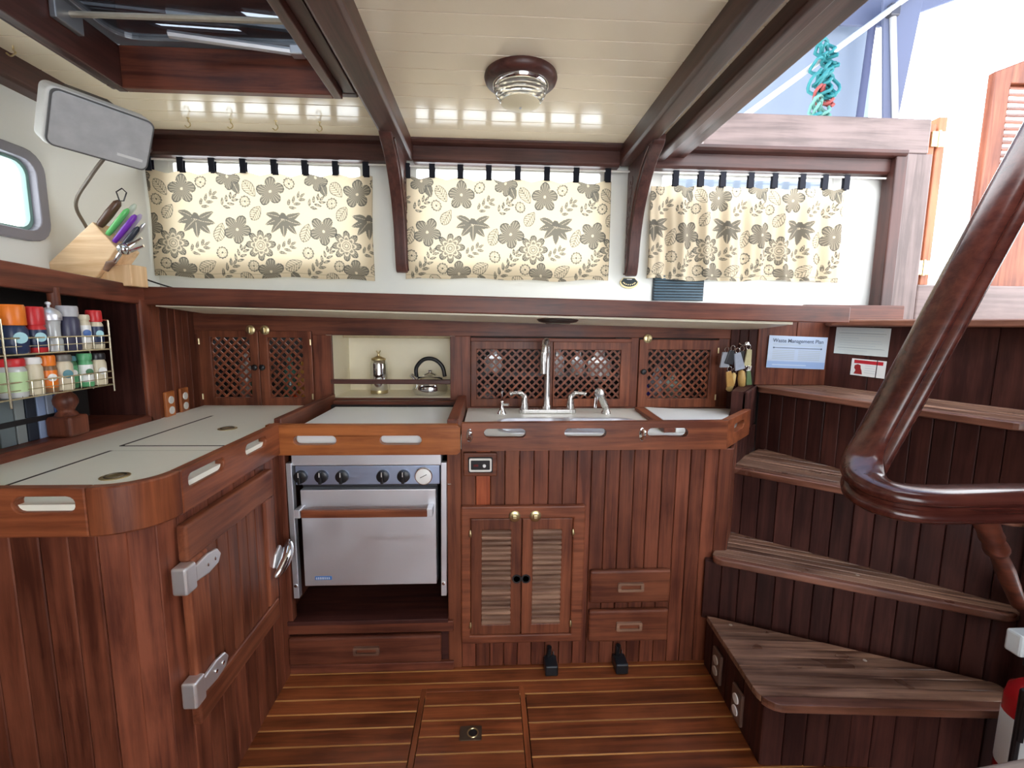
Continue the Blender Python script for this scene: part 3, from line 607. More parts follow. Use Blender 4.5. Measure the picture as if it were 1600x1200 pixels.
# switch panel under the fiddle
sw = empty('switch_panel', (-.03, FY, .76), 'black switch panel with a white rim below the sink rail', 'switch panel')
done(G().box(-.092, .030, FY-.016, FY-.001, .758, .846), 'backing_board', wood('door', 'X'), sw, .006, seg=3)
done(G().prism(rrect(-.074, .014, .774, .831, .006), 'xz', FY-.022, FY-.016), 'bezel', BLACK, sw, .002)
done(G().prism(rrect(-.070, .010, .778, .827, .006), 'xz', FY-.0235, FY-.021, [rrect(-.064, .004, .785, .820, .003)]), 'rim', OFFW, sw, .0005)
done(G().box(-.055, -.038, FY-.026, FY-.022, .797, .806), 'red_display', plain('dark_red', (.10, .005, .006), .3), sw, .001)
done(G().lathe([(.006, 0), (.0055, .006), (.001, .007)], (-.016, FY-.022, .800), (0, -1, 0), 14), 'button', plain('white_button', (.85, .85, .85), .3), sw, smooth=True)
# foot pump pedals at the floor
for x, lb in ((.237, 'small black lever fitting at the floor under the louvred doors'), (.503, 'small black lever fitting at the floor under the drawers')):
    t = empty('floor_fitting', (x, 1.6, 0), lb, 'fitting', 'black fittings at the floor')
    done(G().box(x-.024, x+.024, 1.555, 1.618, .001, .042), 'pedal', plain('pedal_black', (.010, .012, .016), .35), t, .005)
    done(G().tube([(x-.006, 1.612, .04), (x-.004, 1.604, .085)], .009, 10), 'lever', BLACK, t, smooth=True)
    done(G().tube([(x+.012, 1.612, .04), (x+.012, 1.608, .065)], .003, 8), 'spring', CHROME, t, smooth=True)
# counter top, sink
sk = (.045, .605, 1.66, 1.915)
ctop = tag(done(G().prism([(-.100, 1.606), (.848, 1.606), (1.045, 1.822), (1.20, 2.02), (1.20, 2.168), (-.100, 2.168)], 'xy', .860, .905, [rrect(*sk, .06, 6)[::-1]]), 'sink_counter', plain('counter_offwhite', (.78, .77, .70), .3, noise=.02), None, label='off-white counter top around the sink', cat='counter'))
sk_ = empty('sink', (.32, 1.85, .74), 'double stainless basin set in the off-white counter', 'sink')
done(G().prism(rrect(sk[0]-.012, sk[1]+.012, sk[2]-.012, sk[3]+.012, .07, 6), 'xy', .905, .9085, [rrect(sk[0]+.004, .315, sk[2]+.004, sk[3]-.004, .055, 6)[::-1], rrect(.335, sk[1]-.004, sk[2]+.004, sk[3]-.004, .055, 6)[::-1]]), 'rim', STEEL, sk_, .001)
for a, b in ((sk[0]+.004, .315), (.335, sk[1]-.004)):
    o_ = rrect(a, b, sk[2]+.004, sk[3]-.004, .055, 6); n_ = len(o_); g = G()
    i_ = rrect(a+.02, b-.02, sk[2]+.024, sk[3]-.024, .045, 6)
    g.add([(x, y, .907) for x, y in o_]+[(x, y, .76) for x, y in i_], [(k, (k+1) % n_, n_+(k+1) % n_, n_+k) for k in range(n_)]+[tuple(range(n_, 2*n_))])
    bs = done(g, 'basin', STEEL, sk_, smooth=50)
    done(G().lathe([(.03, 0), (.03, .003), (.02, .003), (.001, .002)], ((a+b)/2, 1.79, .760), n=18), 'drain', CHROME, bs, smooth=True)
# faucet
SN = metal_brushed('satin_nickel', (.66, .65, .63), .28, 'Z')
fa = empty('faucet', (.265, 2.055, .905), 'tall brushed gooseneck faucet with two lever handles', 'faucet')
done(G().prism(rrect(.135, .395, 2.030, 2.082, .02, 5), 'xy', .905, .924), 'base_plate', SN, fa, .004, seg=3)
done(G().lathe([(.020, 0), (.020, .012), (.015, .020), (.0135, .055), (.012, .06)], (.262, 2.055, .924), n=20), 'spout_collar', SN, fa, smooth=50)
done(G().tube(spline([(.262, 2.055, .93), (.262, 2.055, 1.10), (.262, 2.052, 1.17), (.258, 2.035, 1.215), (.248, 2.00, 1.232), (.238, 1.965, 1.222), (.232, 1.945, 1.19), (.230, 1.938, 1.15)], 6), [.0135]*37+[.014]*6, 14), 'spout', SN, fa, smooth=60)
done(G().lathe([(.0145, 0), (.016, .02), (.013, .085), (.012, .09)], (.230, 1.938, 1.096), (0, .02, 1), 16), 'spray_tip', SN, fa, smooth=60)
for s, x in ((-1, .160), (1, .370)):
    h = done(G().lathe([(.019, 0), (.018, .02), (.013, .05), (.012, .062), (.003, .068)], (x, 2.055, .924), n=18), 'handle_post', SN, fa, smooth=60)
    done(G().tube(spline([(x, 2.055, .975), (x+s*.014, 2.050, .994), (x+s*.034, 2.045, .998), (x+s*.058, 2.040, .996), (x+s*.066, 2.040, .993)], 5), [.010]*8+[.0075]*8+[.009]*5, 10), 'lever', SN, h, smooth=60)
dp = empty('filter_tap', (.057, 2.03, .905), 'small chrome filter tap left of the gooseneck faucet', 'tap')
done(G().lathe([(.020, 0), (.018, .006), (.010, .02), (.008, .05), (.009, .056), (.004, .062)], (.057, 2.03, .905), n=16), 'body', CHROME, dp, smooth=60)
done(G().tube(spline([(.057, 2.03, .96), (.057, 2.03, 1.00), (.059, 2.015, 1.018), (.060, 1.99, 1.012)], 6), .005, 8), 'spout', CHROME, dp, smooth=True)
done(G().tube([(.060, 2.025, .948), (.086, 2.01, .950)], .006, 8), 'lever', CHROME, dp, smooth=True)
sp = empty('sink_sprayer', (.50, 2.0, .905), 'chrome hand sprayer leaning in its holder right of the faucet', 'sprayer')
done(G().lathe([(.022, 0), (.021, .008), (.015, .016), (.014, .03)], (.530, 2.035, .905), n=18), 'holder', SN, sp, smooth=60)
done(G().tube(spline([(.530, 2.035, .93), (.512, 2.02, .965), (.492, 2.0, 1.0)], 6), [.015]*3+[.017]*6+[.018]*4, 14), 'wand', SN, sp, smooth=60)
done(G().lathe([(.016, 0), (.021, .012), (.020, .034), (.012, .038), (.001, .036)], (.496, 2.02, 1.004), (-.35, -.9, .1), 16), 'head', SN, sp, smooth=60)
done(G().tube([(.474, 1.99, .99), (.470, 1.99, .94)], .006, 8), 'trigger', CHROME, sp, smooth=True)
# board at the right end of the counter
cb = empty('counter_insert', (.95, 1.9, .905), 'white cutting board with wooden end strips at the right of the sink', 'cutting board')
done(G().hexa([(.70, 1.66, .905), (.885, 1.66, .905), (1.09, 2.0, .905), (.735, 2.12, .905)], [(.70, 1.66, .921), (.885, 1.66, .921), (1.09, 2.0, .921), (.735, 2.12, .921)]), 'board', BOARDW, cb, .003)
done(G().hexa([(.655, 1.66, .905), (.699, 1.66, .905), (.734, 2.12, .905), (.690, 2.12, .905)], [(.655, 1.66, .921), (.699, 1.66, .921), (.734, 2.12, .921), (.690, 2.12, .921)]), 'end_strip', wood('door', 'Y'), cb, .003)
done(G().hexa([(.886, 1.66, .905), (.910, 1.67, .905), (1.118, 2.01, .905), (1.092, 2.01, .905)], [(.886, 1.66, .921), (.910, 1.67, .921), (1.118, 2.01, .921), (1.092, 2.01, .921)]), 'end_strip', wood('stair', 'Y'), cb, .003)
# sink fiddle
f3 = empty('fiddle_rail', (.4, 1.6, .858), 'mahogany fiddle rail with three slots along the sink', 'fiddle rail')
done(G().prism([(-.096, .857), (.858, .861), (.858, .966), (-.096, .958)], 'xz', 1.584, 1.610, [slot(.056, .9215, .148), slot(.342, .9225, .150), slot(.640, .9235, .148)]), 'front_rail', wood('fiddle', 'X'), f3, .004)
v0, v1 = Vector((.856, 1.584)), Vector((1.075, 1.815)); dl = (v1-v0).length; an = math.atan2(v1.y-v0.y, v1.x-v0.x)
M = Matrix.Translation((v0.x, v0.y, 0)) @ Matrix.Rotation(an, 4, 'Z')
done(G().prism([(0, .861), (dl, .861), (dl, .966), (0, .966)], 'xz', 0, .026, [slot(dl*.5, .922, .14)]).xf(M), 'diagonal_rail', wood('fiddle', 'X'), f3, .004)
latch(f3, -.068, .915, 1.584); latch(f3, .545, .918, 1.584)

# ================================================================== RIGHT CORNER WALL AND STAIRS
wr = empty('wall_stair_corner', (1.4, 2.1, .85), 'dark panelled corner beside the stairs where the keys hang', kind='structure')
boards(wr, (1.155, 2.165), (1.252, 2.105), .86, 1.345, .045, wood('stair', 'Z'))
boards(wr, (1.252, 2.100), (1.62, 2.100), 1.03, 1.33, .20, wood('panel', 'Z'), jitter=0)
boards(wr, (1.085, 1.862), (1.250, 2.075), .855, 1.03, .05, wood('stair', 'Z'))
done(G().hexa([(1.075, 1.880, .85), (1.245, 2.095, .85), (1.20, 2.13, .85), (1.04, 1.91, .85)], [(1.075, 1.880, 1.028), (1.245, 2.095, 1.028), (1.20, 2.13, 1.028), (1.04, 1.91, 1.028)]), 'corner_block', wood('stair', 'Z'), wr)
done(G().box(1.19, 2.4, 2.195, 2.215, .7, 1.345), 'rear_panel', DARK, wr)
done(G().box(1.252, 1.63, 2.113, 2.13, 1.0, 1.345), 'board_backing', DARK, wr)
st = empty('winder_stairs', (1.2, 1.5, 0), 'dark winding companionway steps with worn planked treads', 'stairs')
def planked_tread(poly, z, nrm_from, nrm_to, widths, th=.026, dirv=None):
    """poly: plan outline; first strip is the rounded nosing, the rest planks parallel to it"""
    d = (Vector(nrm_to)-Vector(nrm_from)).normalized(); n = (-d.y, d.x)
    cs = [p[0]*n[0]+p[1]*n[1] for p in poly]; c = min(cs); i = 0
    while c < max(cs)-.002:
        wdt = widths[min(i, len(widths)-1)]; s = clip(clip(poly, n, c+.0006), n, c+wdt-.0006, False)
        if len(s) >= 3 and area(s) > 2e-5:
            g = G().prism(s, 'xy', z-th+(0 if i == 0 else .004), z-(0 if i == 0 else random.uniform(.0002, .0014)))
            cen = Vector((sum(p[0] for p in s)/len(s), sum(p[1] for p in s)/len(s), 0))
            R_ = Matrix.Translation(cen) @ Matrix.Rotation(math.atan2(d.y, d.x), 4, 'Z')
            g.xf(R_.inverted()); 
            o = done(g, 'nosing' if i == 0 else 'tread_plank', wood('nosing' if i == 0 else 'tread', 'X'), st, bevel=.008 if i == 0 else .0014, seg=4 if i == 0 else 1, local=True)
            o.location = (R_ @ Vector(o.location))-OFF[st.name]; o.rotation_euler = (0, 0, math.atan2(d.y, d.x))
        c += wdt; i += 1
def rounded(poly, rs, n=6):
    out = []; K = len(poly)
    for i in range(K):
        p = Vector(poly[i]); r = rs[i]
        if not r: out.append(tuple(p)); continue
        a = (Vector(poly[i-1])-p).normalized(); b = (Vector(poly[(i+1) % K])-p).normalized()
        for k in range(n+1):
            t = k/n; out.append(tuple((p+a*r)*(1-t)**2+p*2*t*(1-t)+(p+b*r)*t*t))
    return out
T1 = rounded([(.790, 1.150), (1.50, 1.100), (1.56, 1.200), (.815, 1.56)], [.07, .07, .03, 0])
planked_tread(T1, .232, (.79, 1.15), (1.5, 1.100), [.036, .040])
T2 = rounded([(.815, 1.565), (1.57, 1.190), (1.64, 1.235), (1.02, 1.815)], [.05, .05, .03, 0])
planked_tread(T2, .457, (.815, 1.565), (1.57, 1.190), [.030, .034])
T3 = rounded([(.955, 1.765), (1.585, 1.215), (1.655, 1.275), (1.27, 2.045)], [.03, .05, .03, 0])
planked_tread(T3, .742, (.955, 1.765), (1.585, 1.215), [.030, .036])
T4 = rounded([(1.235, 2.035), (1.560, 1.230), (1.86, 1.40), (1.62, 2.105), (1.26, 2.105)], [.02, .05, 0, 0, 0])
planked_tread(T4, 1.030, (1.235, 2.035), (1.560, 1.230), [.030, .055])
T5 = [(1.545, 2.03), (1.82, 1.30), (2.9, 1.50), (2.9, 2.25), (1.62, 2.25)]
planked_tread(T5, 1.338, (1.545, 2.03), (1.82, 1.30), [.05, .09], th=.03)
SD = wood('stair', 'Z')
def backing(p0, p1, z0, z1, off=.0135, th=.02):
    a = Vector((*p0, 0)); b = Vector((*p1, 0)); d = (b-a).normalized(); n = Vector((-d.y, d.x, 0))
    q = [a+n*off, b+n*off, b+n*(off+th), a+n*(off+th)]
    done(G().hexa([(p.x, p.y, z0) for p in q], [(p.x, p.y, z1) for p in q]), 'riser_backing', wood('stair', 'Z'), st)
for p0, p1, z0, z1 in (((.838, 1.60), (.812, 1.185), 0, .2), ((.812, 1.185), (1.52, 1.140), 0, .2), ((.815, 1.60), (1.60, 1.215), .19, .43), ((.985, 1.795), (1.625, 1.240), .42, .715), ((1.255, 2.065), (1.610, 1.255), .70, 1.0), ((1.585, 2.12), (1.90, 1.24), .99, 1.31)):
    backing(p0, p1, z0, z1)
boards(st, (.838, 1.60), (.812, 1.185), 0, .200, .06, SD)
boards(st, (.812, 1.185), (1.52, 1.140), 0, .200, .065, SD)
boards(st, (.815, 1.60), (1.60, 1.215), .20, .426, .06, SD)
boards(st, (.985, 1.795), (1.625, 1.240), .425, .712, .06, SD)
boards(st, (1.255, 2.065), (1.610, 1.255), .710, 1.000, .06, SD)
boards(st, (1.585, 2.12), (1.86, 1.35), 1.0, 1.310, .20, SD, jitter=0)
done(G().lathe([(.045, 0), (.045, 1.0), (.03, 1.02)], (1.64, 1.20, 0), n=16), 'newel_post', SD, st, smooth=50)
done(G().prism([(.82, 1.20), (1.5, 1.16), (1.6, 1.25), (1.62, 1.30), (1.05, 1.80), (.86, 1.6)], 'xy', 0, .19), 'core', DARK, st)
for x, y, z in ((.875, 1.50, .2325), (1.22, 1.31, .2325), (.93, 1.67, .4575), (1.27, 1.43, .4575)):
    done(G().lathe([(.006, 0), (.006, .0006), (.001, .001)], (x, y, z), n=10), 'plug', plain('pale_plug', (.5, .42, .34), .5), st)
for yy, zz, lb, pm, sm in ((1.478, .092, 'brown duplex outlet on the lowest step, nearer the sink cabinet', plain('brown_plate', (.13, .07, .05), .4), plain('tan_socket', (.42, .34, .27), .4)), (1.322, .078, 'duplex outlet with white sockets on the lowest step', plain('brown_plate', (.13, .07, .05), .4), plain('white_socket', (.86, .85, .82), .35))):
    xx = .812+(yy-1.185)*.0626
    M = Matrix.Translation((xx-.013, yy, zz)) @ Matrix.Rotation(-PI/2-.06, 4, 'Z')
    outlet('floor_outlet', lb, pm, M, 'outlets on the lowest step', sm)

# notices
def sheet(name, label, c, wd, ht, ang, tilt, col, mat=None, thick=.0015):
    """a printed sheet; local x to the right, z up, facing -y before rotation"""
    o = empty(name, (0, 0, 0), label, 'notice'); done(G().box(-wd/2, wd/2, 0, thick, -ht/2, ht/2), 'sheet', mat or plain(name+'_'+label[:6], col, .4, noise=.02), o, local=True)
    o.matrix_world = Matrix.Translation(c) @ Matrix.Rotation(ang, 4, 'Z') @ Matrix.Rotation(tilt, 4, 'Y'); return o
INK = plain('ink', (.10, .14, .22), .6); FAINT = plain('faint_print', (.48, .56, .60), .6)
n1 = sheet('notice_card', 'light blue laminated Waste Management Plan card by the stairs', (1.440, 2.092, 1.185), .282, .150, 0, .03, (.56, .68, .86))
tm = text_mesh('Waste Management Plan', .0245); tm.xf(Matrix.Translation((0, -.0008, .045)) @ Matrix.Rotation(PI/2, 4, 'X')); done(tm, 'title_lettering', INK, n1, local=True)
done(G().box(-.115, .115, -.0006, 0, .018, .021), 'rule_line', INK, n1, local=True)
for s in (-1, 1): done(G().lathe([(.004, 0), (.004, .0007), (.0005, .0007)], (s*.115, 0, .0195), (0, -1, 0), 10), 'rule_dot', INK, n1, local=True)
for k in range(3): done(G().box(-.12, .118, -.0005, 0, .030+k*.004, .0312+k*.004), 'print_line', FAINT, n1, local=True)
for k in range(6):
    done(G().box(-.118, -.012, -.0005, 0, .006-k*.008, .0085-k*.008), 'print_line', FAINT, n1, local=True); done(G().box(.006, .112, -.0005, 0, .006-k*.008, .0085-k*.008), 'print_line', FAINT, n1, local=True)
done(G().box(-.140, .140, -.0003, 0, -.074, -.043), 'footer_band', plain('footer_blue', (.36, .52, .82), .4), n1, local=True)
done(G().box(-.115, .05, -.0005, 0, -.062, -.058), 'print_line', plain('footer_print', (.62, .74, .92), .5), n1, local=True)
RA = math.atan2(1.35-2.12, 1.86-1.585)   # direction of the top riser
def on_riser(t, z, out=.004):
    p = Vector((1.585, 2.12))+Vector((math.cos(RA), math.sin(RA)))*t; n = Vector((math.sin(RA), -math.cos(RA))); return Vector((p.x+n.x*out, p.y+n.y*out, z))
n2 = sheet('paper_notice', 'pale grey typed paper notice pinned under the top step', on_riser(.166, 1.243), .222, .120, RA, .02, (.66, .72, .70))
for k in range(9): done(G().box(-.088, (.088, .07, .088, -.01, .08, .085, .06, .088, .03)[k], -.0005, 0, .046-k*.011, .0475-k*.011), 'print_line', FAINT, n2, local=True)
done(G().box(-.097, .097, -.0006, 0, .0335, .0347), 'rule_line', plain('dark_line', (.2, .24, .24), .6), n2, local=True); done(G().box(-.097, .097, -.0006, 0, -.032, -.031), 'rule_line', plain('dark_line', (.2, .24, .24), .6), n2, local=True)
n3 = sheet('warning_card', 'white card with red band below the typed notice', on_riser(.205, 1.128), .138, .074, RA, .03, (.80, .82, .80))
done(G().box(-.058, .058, -.0006, 0, .017, .032), 'red_band', plain('card_red', (.50, .02, .03), .5), n3, local=True)
done(G().prism([(-.055, -.030), (-.020, -.030), (-.024, -.012), (-.028, -.004), (-.030, .010), (-.042, .014), (-.054, .008), (-.055, -.004), (-.048, -.014)], 'xz', -.0007, 0), 'red_figure', plain('card_red_dark', (.30, .02, .02), .5), n3, local=True)
for k in range(4): done(G().box(-.012, .030, -.0006, 0, .008-k*.010, .0095-k*.010), 'print_line', FAINT, n3, local=True)
done(G().box(.033, .036, -.0008, 0, -.037, .037), 'black_cord', BLACK, n3, local=True)

# keys on the hook rail
kh = empty('key_hook', (1.2, 2.1, 1.21), 'dark hook rail on the corner wall holding the key bunch', 'hook')
done(G().tube(spline([(1.215, 2.125, 1.222), (1.195, 2.085, 1.222), (1.165, 2.075, 1.218), (1.150, 2.078, 1.226)], 5), .003, 8), 'hook_arm', CHROME, kh, smooth=True)
done(G().lathe([(.010, 0), (.010, .004), (.002, .005)], (1.217, 2.128, 1.222), (-.5, -.85, 0), 12), 'hook_base', CHROME, kh)
kb = [((.30, .32, .36), 'grey fob', -.050, -.01, .055, .034), ((.02, .02, .025), 'black fob', -.030, -.004, .05, .03), ((.34, .38, .46), 'blue grey fob', -.014, -.012, .062, .036), ((.03, .03, .03), 'dark tag', .008, -.006, .062, .026), ((.55, .50, .28), 'yellow tag', .030, .0, .060, .026),
      ((.40, .22, .06), 'brass padlock tag', -.040, -.075, .055, .028), ((.55, .38, .14), 'long tan float', -.014, -.080, .070, .024), ((.48, .30, .10), 'amber float', .008, -.070, .062, .026), ((.10, .16, .07), 'green tag', .030, -.072, .052, .020), ((.62, .60, .56), 'silver key', .040, -.055, .050, .016)]
for i, (c, n_, dx, dz, L_, wd) in enumerate(kb):
    dx *= 1.35; dz *= 1.35; L_ *= 1.3; wd *= 1.35
    k = empty('key_fob', (1.150+dx, 2.070, 1.2+dz), n_+' in the bunch of keys hanging by the stairs', 'key fob', 'keys hanging by the stairs')
    top = 1.200+dz
    a_ = .25*math.sin(i*2.3)
    M = Matrix.Translation((1.150+dx, 2.066-.006*(i % 3), top)) @ Matrix.Rotation(a_, 4, 'Y')
    if 'float' in n_: done(G().lathe([(.004, -L_), (wd*.42, -L_+.006), (wd*.5, -L_*.5), (wd*.38, -.008), (.003, 0)], n=12).xf(M), 'float', plain('fob_'+n_.replace(' ', '_'), c, .5, noise=.2, nscale=80), k, smooth=60)
    else: done(G().prism([(-wd*.32, 0), (wd*.32, 0), (wd*.5, -L_), (-wd*.5, -L_)], 'xz', -.005, .005).xf(M), 'tag', plain('fob_'+n_.replace(' ', '_'), c, .35, noise=.15, nscale=60), k, .003, seg=2)
    done(G().tube([(1.150+dx*.9+.010*math.cos(q*PI/6), 2.066-.006*(i % 3), top+.010+.012*math.sin(q*PI/6)) for q in range(12)], .0014, 6, True), 'ring', CHROME, k, smooth=True)
done(G().tube(spline([(1.160, 2.064, 1.10), (1.178, 2.06, 1.07), (1.172, 2.06, 1.04), (1.160, 2.06, 1.03)], 5), .002, 6), 'lanyard', plain('pink_cord', (.5, .3, .25), .7), None, smooth=True, label='thin cord dangling below the key bunch', cat='cord')

# ================================================================== HANDRAIL
hp = [(math.cos(a*PI/12)*.042*(1-.16*max(0, math.cos(4*(a*PI/12)))**3*0), math.sin(a*PI/12)*.036) for a in range(24)]
prof = [(-.028, -.034), (-.038, -.028), (-.041, -.017), (-.036, -.009), (-.029, -.004), (-.030, .003), (-.040, .008), (-.043, .016), (-.040, .026), (-.028, .035), (-.012, .038), (.012, .038), (.028, .035), (.040, .026), (.043, .016), (.040, .008), (.030, .003), (.029, -.004), (.036, -.009), (.041, -.017), (.038, -.028), (.028, -.034)]
hr = empty('handrail', (1.1, 1.05, .9), 'glossy moulded mahogany banister sweeping down to a rounded end', 'handrail')
path = spline([(1.60, 1.10, 2.40), (1.41, 1.10, 1.97), (1.325, 1.10, 1.78), (1.235, 1.10, 1.58), (1.145, 1.10, 1.375), (1.058, 1.10, 1.175), (.994, 1.098, 1.035), (.945, 1.080, .966), (.905, 1.035, .932), (.900, .995, .918), (.925, .962, .912), (.985, .945, .910), (1.08, .945, .910), (1.25, .945, .911), (1.53, .945, .912)], 7)
def rail_up(p):
    k = min(1, max(0, (p.z-.93)/.12)) if p.y > 1.0 else 0
    return Vector((-.9*k, 0, .4*k+(1-k)))
done(G().sweep([(a*1.04, b*1.04) for a, b in prof], path, ups=[rail_up(p) for p in path]), 'rail', wood('rail', 'X'), hr, smooth=50)
# turned brace
a_, b_ = Vector((1.175, 1.0, .875)), Vector((1.56, 1.19, .50)); ax = b_-a_; L_ = ax.length
done(G().lathe([(.028, 0), (.027, .02), (.024, .12), (.026, .145), (.020, .150), (.022, .17), (.026, .20), (.027, .215), (.021, .222), (.018, .24), (.022, .34), (.018, L_)], a_, ax, 18), 'turned_brace', wood('shelf', 'X'), hr, smooth=50)
# right bulkhead, extinguisher, foreground rail
struct(G().box(1.53, 1.56, -1.6, 1.08, 0, 2.1), 'wall_right', wood('stair', 'Z'), 'dark wooden bulkhead at the right edge')
fe = empty('fire_extinguisher', (1.432, 1.02, .02), 'red fire extinguisher with white label at the right edge', 'fire extinguisher')
done(G().lathe([(.055, 0), (.060, .008), (.060, .30), (.054, .33), (.030, .355), (.018, .36), (.018, .385), (.001, .386)], (1.432, 1.02, .03), n=28), 'cylinder', plain('extinguisher_red', (.52, .012, .018), .25, coat=.4), fe, smooth=50)
done(G().lathe([(.0607, 0), (.0609, .001), (.0609, .15), (.0607, .151)], (1.432, 1.02, .14), n=28, ring=True), 'label_band', plain('label_white', (.76, .80, .80), .4), fe, smooth=50)
done(G().box(1.419, 1.445, .985, 1.055, .415, .445), 'valve', BLACK, fe, .004); done(G().box(1.347, 1.362, .985, 1.0, .13, .40), 'hose', BLACK, fe, .006)
done(G().tube(spline([(1.422, 1.0, .43), (1.382, .985, .42), (1.357, .985, .38), (1.354, .985, .26)], 6), .007, 8), 'hose_bend', BLACK, fe, smooth=True)
done(G().box(1.365, 1.53, 1.02, 1.06, .462, .522), 'sign_box', plain('bracket_white', (.66, .72, .74), .4, noise=.05), None, .006, label='white sign box on the bulkhead above the extinguisher', cat='box')
done(G().hexa([(.6, .52, .44), (1.525, .52, .44), (1.525, .795, .44), (.6, .676, .44)], [(.6, .52, .50), (1.525, .52, .50), (1.525, .795, .50), (.6, .676, .50)]), 'table_edge', plain('pale_varnish', (.46, .38, .34), .3, noise=.12), None, .012, seg=4, label='pale rounded table edge at the bottom right corner', cat='table')

# ================================================================== COMPANIONWAY AND OUTSIDE
tr = wood('jamb', 'X')
struct(G().box(.98, 2.06, 2.19, 2.235, 2.118, 2.272), 'trim_12', tr, 'sunlit hatch coaming board above the right curtain', .006)
struct(G().box(1.885, 1.945, 2.165, 2.24, zt(1.9), 2.118), 'trim_13', wood('beam', 'Z'), 'dark inner post of the companionway', .006)
struct(G().box(1.946, 2.085, 2.19, 2.235, 1.338, 2.118), 'trim_14', wood('jamb', 'Z'), 'sunlit outer post of the companionway', .006)
struct(G().box(2.085, 3.0, 2.19, 2.235, 1.338, 1.515), 'trim_15', tr, 'weathered companionway sill above the top step', .008)
# hatch slide along the edge of the ceiling
struct(G().prism([(.745, 2.06), (.755, 2.05), (.795, 2.05), (.800, 2.065), (.850, 2.07), (.895, 2.07), (.900, 2.08), (.900, 2.19), (.860, 2.19), (.860, 2.118), (.745, 2.118)], 'xz', -1.6, 2.195), 'trim_16', wood('beam', 'Y'), 'dark hatch runner along the edge of the companionway opening', .004)
# open companionway door leaf with hinges
dl_ = empty('companionway_door', (2.20, 2.26, 1.5), 'narrow open door leaf with hinges beside the companionway post', 'door')
done(G().box(2.088, 2.128, 2.236, 2.29, 1.516, 2.27), 'hinge_stile', wood('leaf', 'Z'), dl_, .004)
done(G().box(2.150, 2.196, 2.25, 2.50, 1.516, 2.31), 'leaf', wood('leaf', 'Z'), dl_, .006)
for zz in (1.60, 2.20):
    h = done(G().box(2.105, 2.178, 2.226, 2.236, zz-.035, zz+.035), 'hinge', BRASS, dl_, .002); done(G().tube([(2.140, 2.228, zz-.038), (2.140, 2.228, zz+.038)], .007, 8), 'hinge_pin', BRASS, h, smooth=True)
# louvred outside door
ld = empty('louvred_door', (2.8, 2.4, 1.5), 'tall louvred wooden door standing open outside at the right edge', 'door')
done(G().prism([(2.56, 1.50), (3.10, 1.50), (3.10, 2.76), (2.90, 2.72), (2.70, 2.655), (2.56, 2.60)], 'xz', 2.40, 2.435, [[(2.655, 1.95), (2.99, 1.95), (2.99, 2.55), (2.655, 2.55)]]), 'frame', wood('ext_shaded', 'Z'), ld, .006)
for k in range(18):
    z = 1.955+k*.033
    if k == 0: s0 = done(G().hexa([(2.65, 2.398, z), (3.0, 2.398, z), (3.0, 2.43, z+.026), (2.65, 2.43, z+.026)], [(2.65, 2.398, z+.010), (3.0, 2.398, z+.010), (3.0, 2.43, z+.036), (2.65, 2.43, z+.036)]), 'slat', wood('ext_shaded', 'X'), ld, .002, seg=1)
    else: clone(s0, ld, (0, 0, k*.033))
# canvas, tubes, ropes, boats outside
CANV = fabric('dodger_canvas', (.31, .35, .41), None, .5); CANV2 = fabric('dodger_canvas_dark', (.17, .19, .27), None, .25)
g = G(); NXc, NZc = 16, 8
for j in range(NZc+1):
    for i in range(NXc+1):
        x = 1.25+i/NXc*1.32; z = 2.20+j/NZc*1.25
        g.v.append((x, 3.22+.03*math.sin(i*1.1+j*.4), z))
g.f = [(j*(NXc+1)+i, j*(NXc+1)+i+1, (j+1)*(NXc+1)+i+1, (j+1)*(NXc+1)+i) for j in range(NZc) for i in range(NXc)]
o = done(g, 'canvas_screen', CANV, None, smooth=80, label='pale grey canvas side screen behind the rope bundle', cat='canvas'); sl = o.modifiers.new('s', 'SOLIDIFY'); sl.thickness = .004
o = done(G().hexa([(2.50, 2.98, 2.45), (2.56, 2.98, 2.45), (2.56, 3.0, 2.45), (2.50, 3.0, 2.45)], [(2.40, 2.98, 3.30), (2.66, 2.98, 3.36), (2.66, 3.0, 3.36), (2.40, 3.0, 3.30)]), 'canvas_flap', CANV2, None, .004, label='blue grey canvas flap tapering down beside the steel post', cat='canvas')
o = done(G().hexa([(2.05, 3.10, 3.22), (2.5, 3.10, 3.22), (2.5, 3.12, 3.22), (2.05, 3.12, 3.22)], [(2.05, 3.10, 3.7), (3.8, 3.10, 3.7), (3.8, 3.12, 3.7), (2.05, 3.12, 3.7)]), 'canvas_roof_edge', CANV2, None, .004, label='dark blue canvas edge at the top of the companionway view', cat='canvas')
g = G(); NXc, NYc = 12, 10
for j in range(NYc+1):
    for i in range(NXc+1):
        x = .95+i/NXc*2.5; y = .45+j/NYc*2.70; g.v.append((x, y, 3.50-.10*((i/NXc-.5)*2)**2+.012*math.sin(j*2.1)))
g.f = [(j*(NXc+1)+i, j*(NXc+1)+i+1, (j+1)*(NXc+1)+i+1, (j+1)*(NXc+1)+i) for j in range(NYc) for i in range(NXc)]
o = done(g, 'spray_hood', fabric('hood_canvas', (.45, .52, .66), None, .5), None, smooth=80, label='blue grey canvas spray hood stretched above the companionway', cat='canvas'); sl = o.modifiers.new('s', 'SOLIDIFY'); sl.thickness = .004
TUBE = plain('painted_tube', (.40, .40, .40), .3)
done(G().tube([(1.40, 2.95, 2.47), (2.75, 2.95, 3.46)], .018, 10), 'dodger_tube', TUBE, None, smooth=True, label='sloping white tube of the spray hood frame', cat='tube')
po = empty('dodger_post', (2.5, 2.97, 2.3), 'upright white tube with a clamp meeting the sloping tube', 'tube')
done(G().tube([(2.455, 2.97, 3.24), (2.60, 2.97, 2.25)], .018, 10), 'tube', TUBE, po, smooth=True)
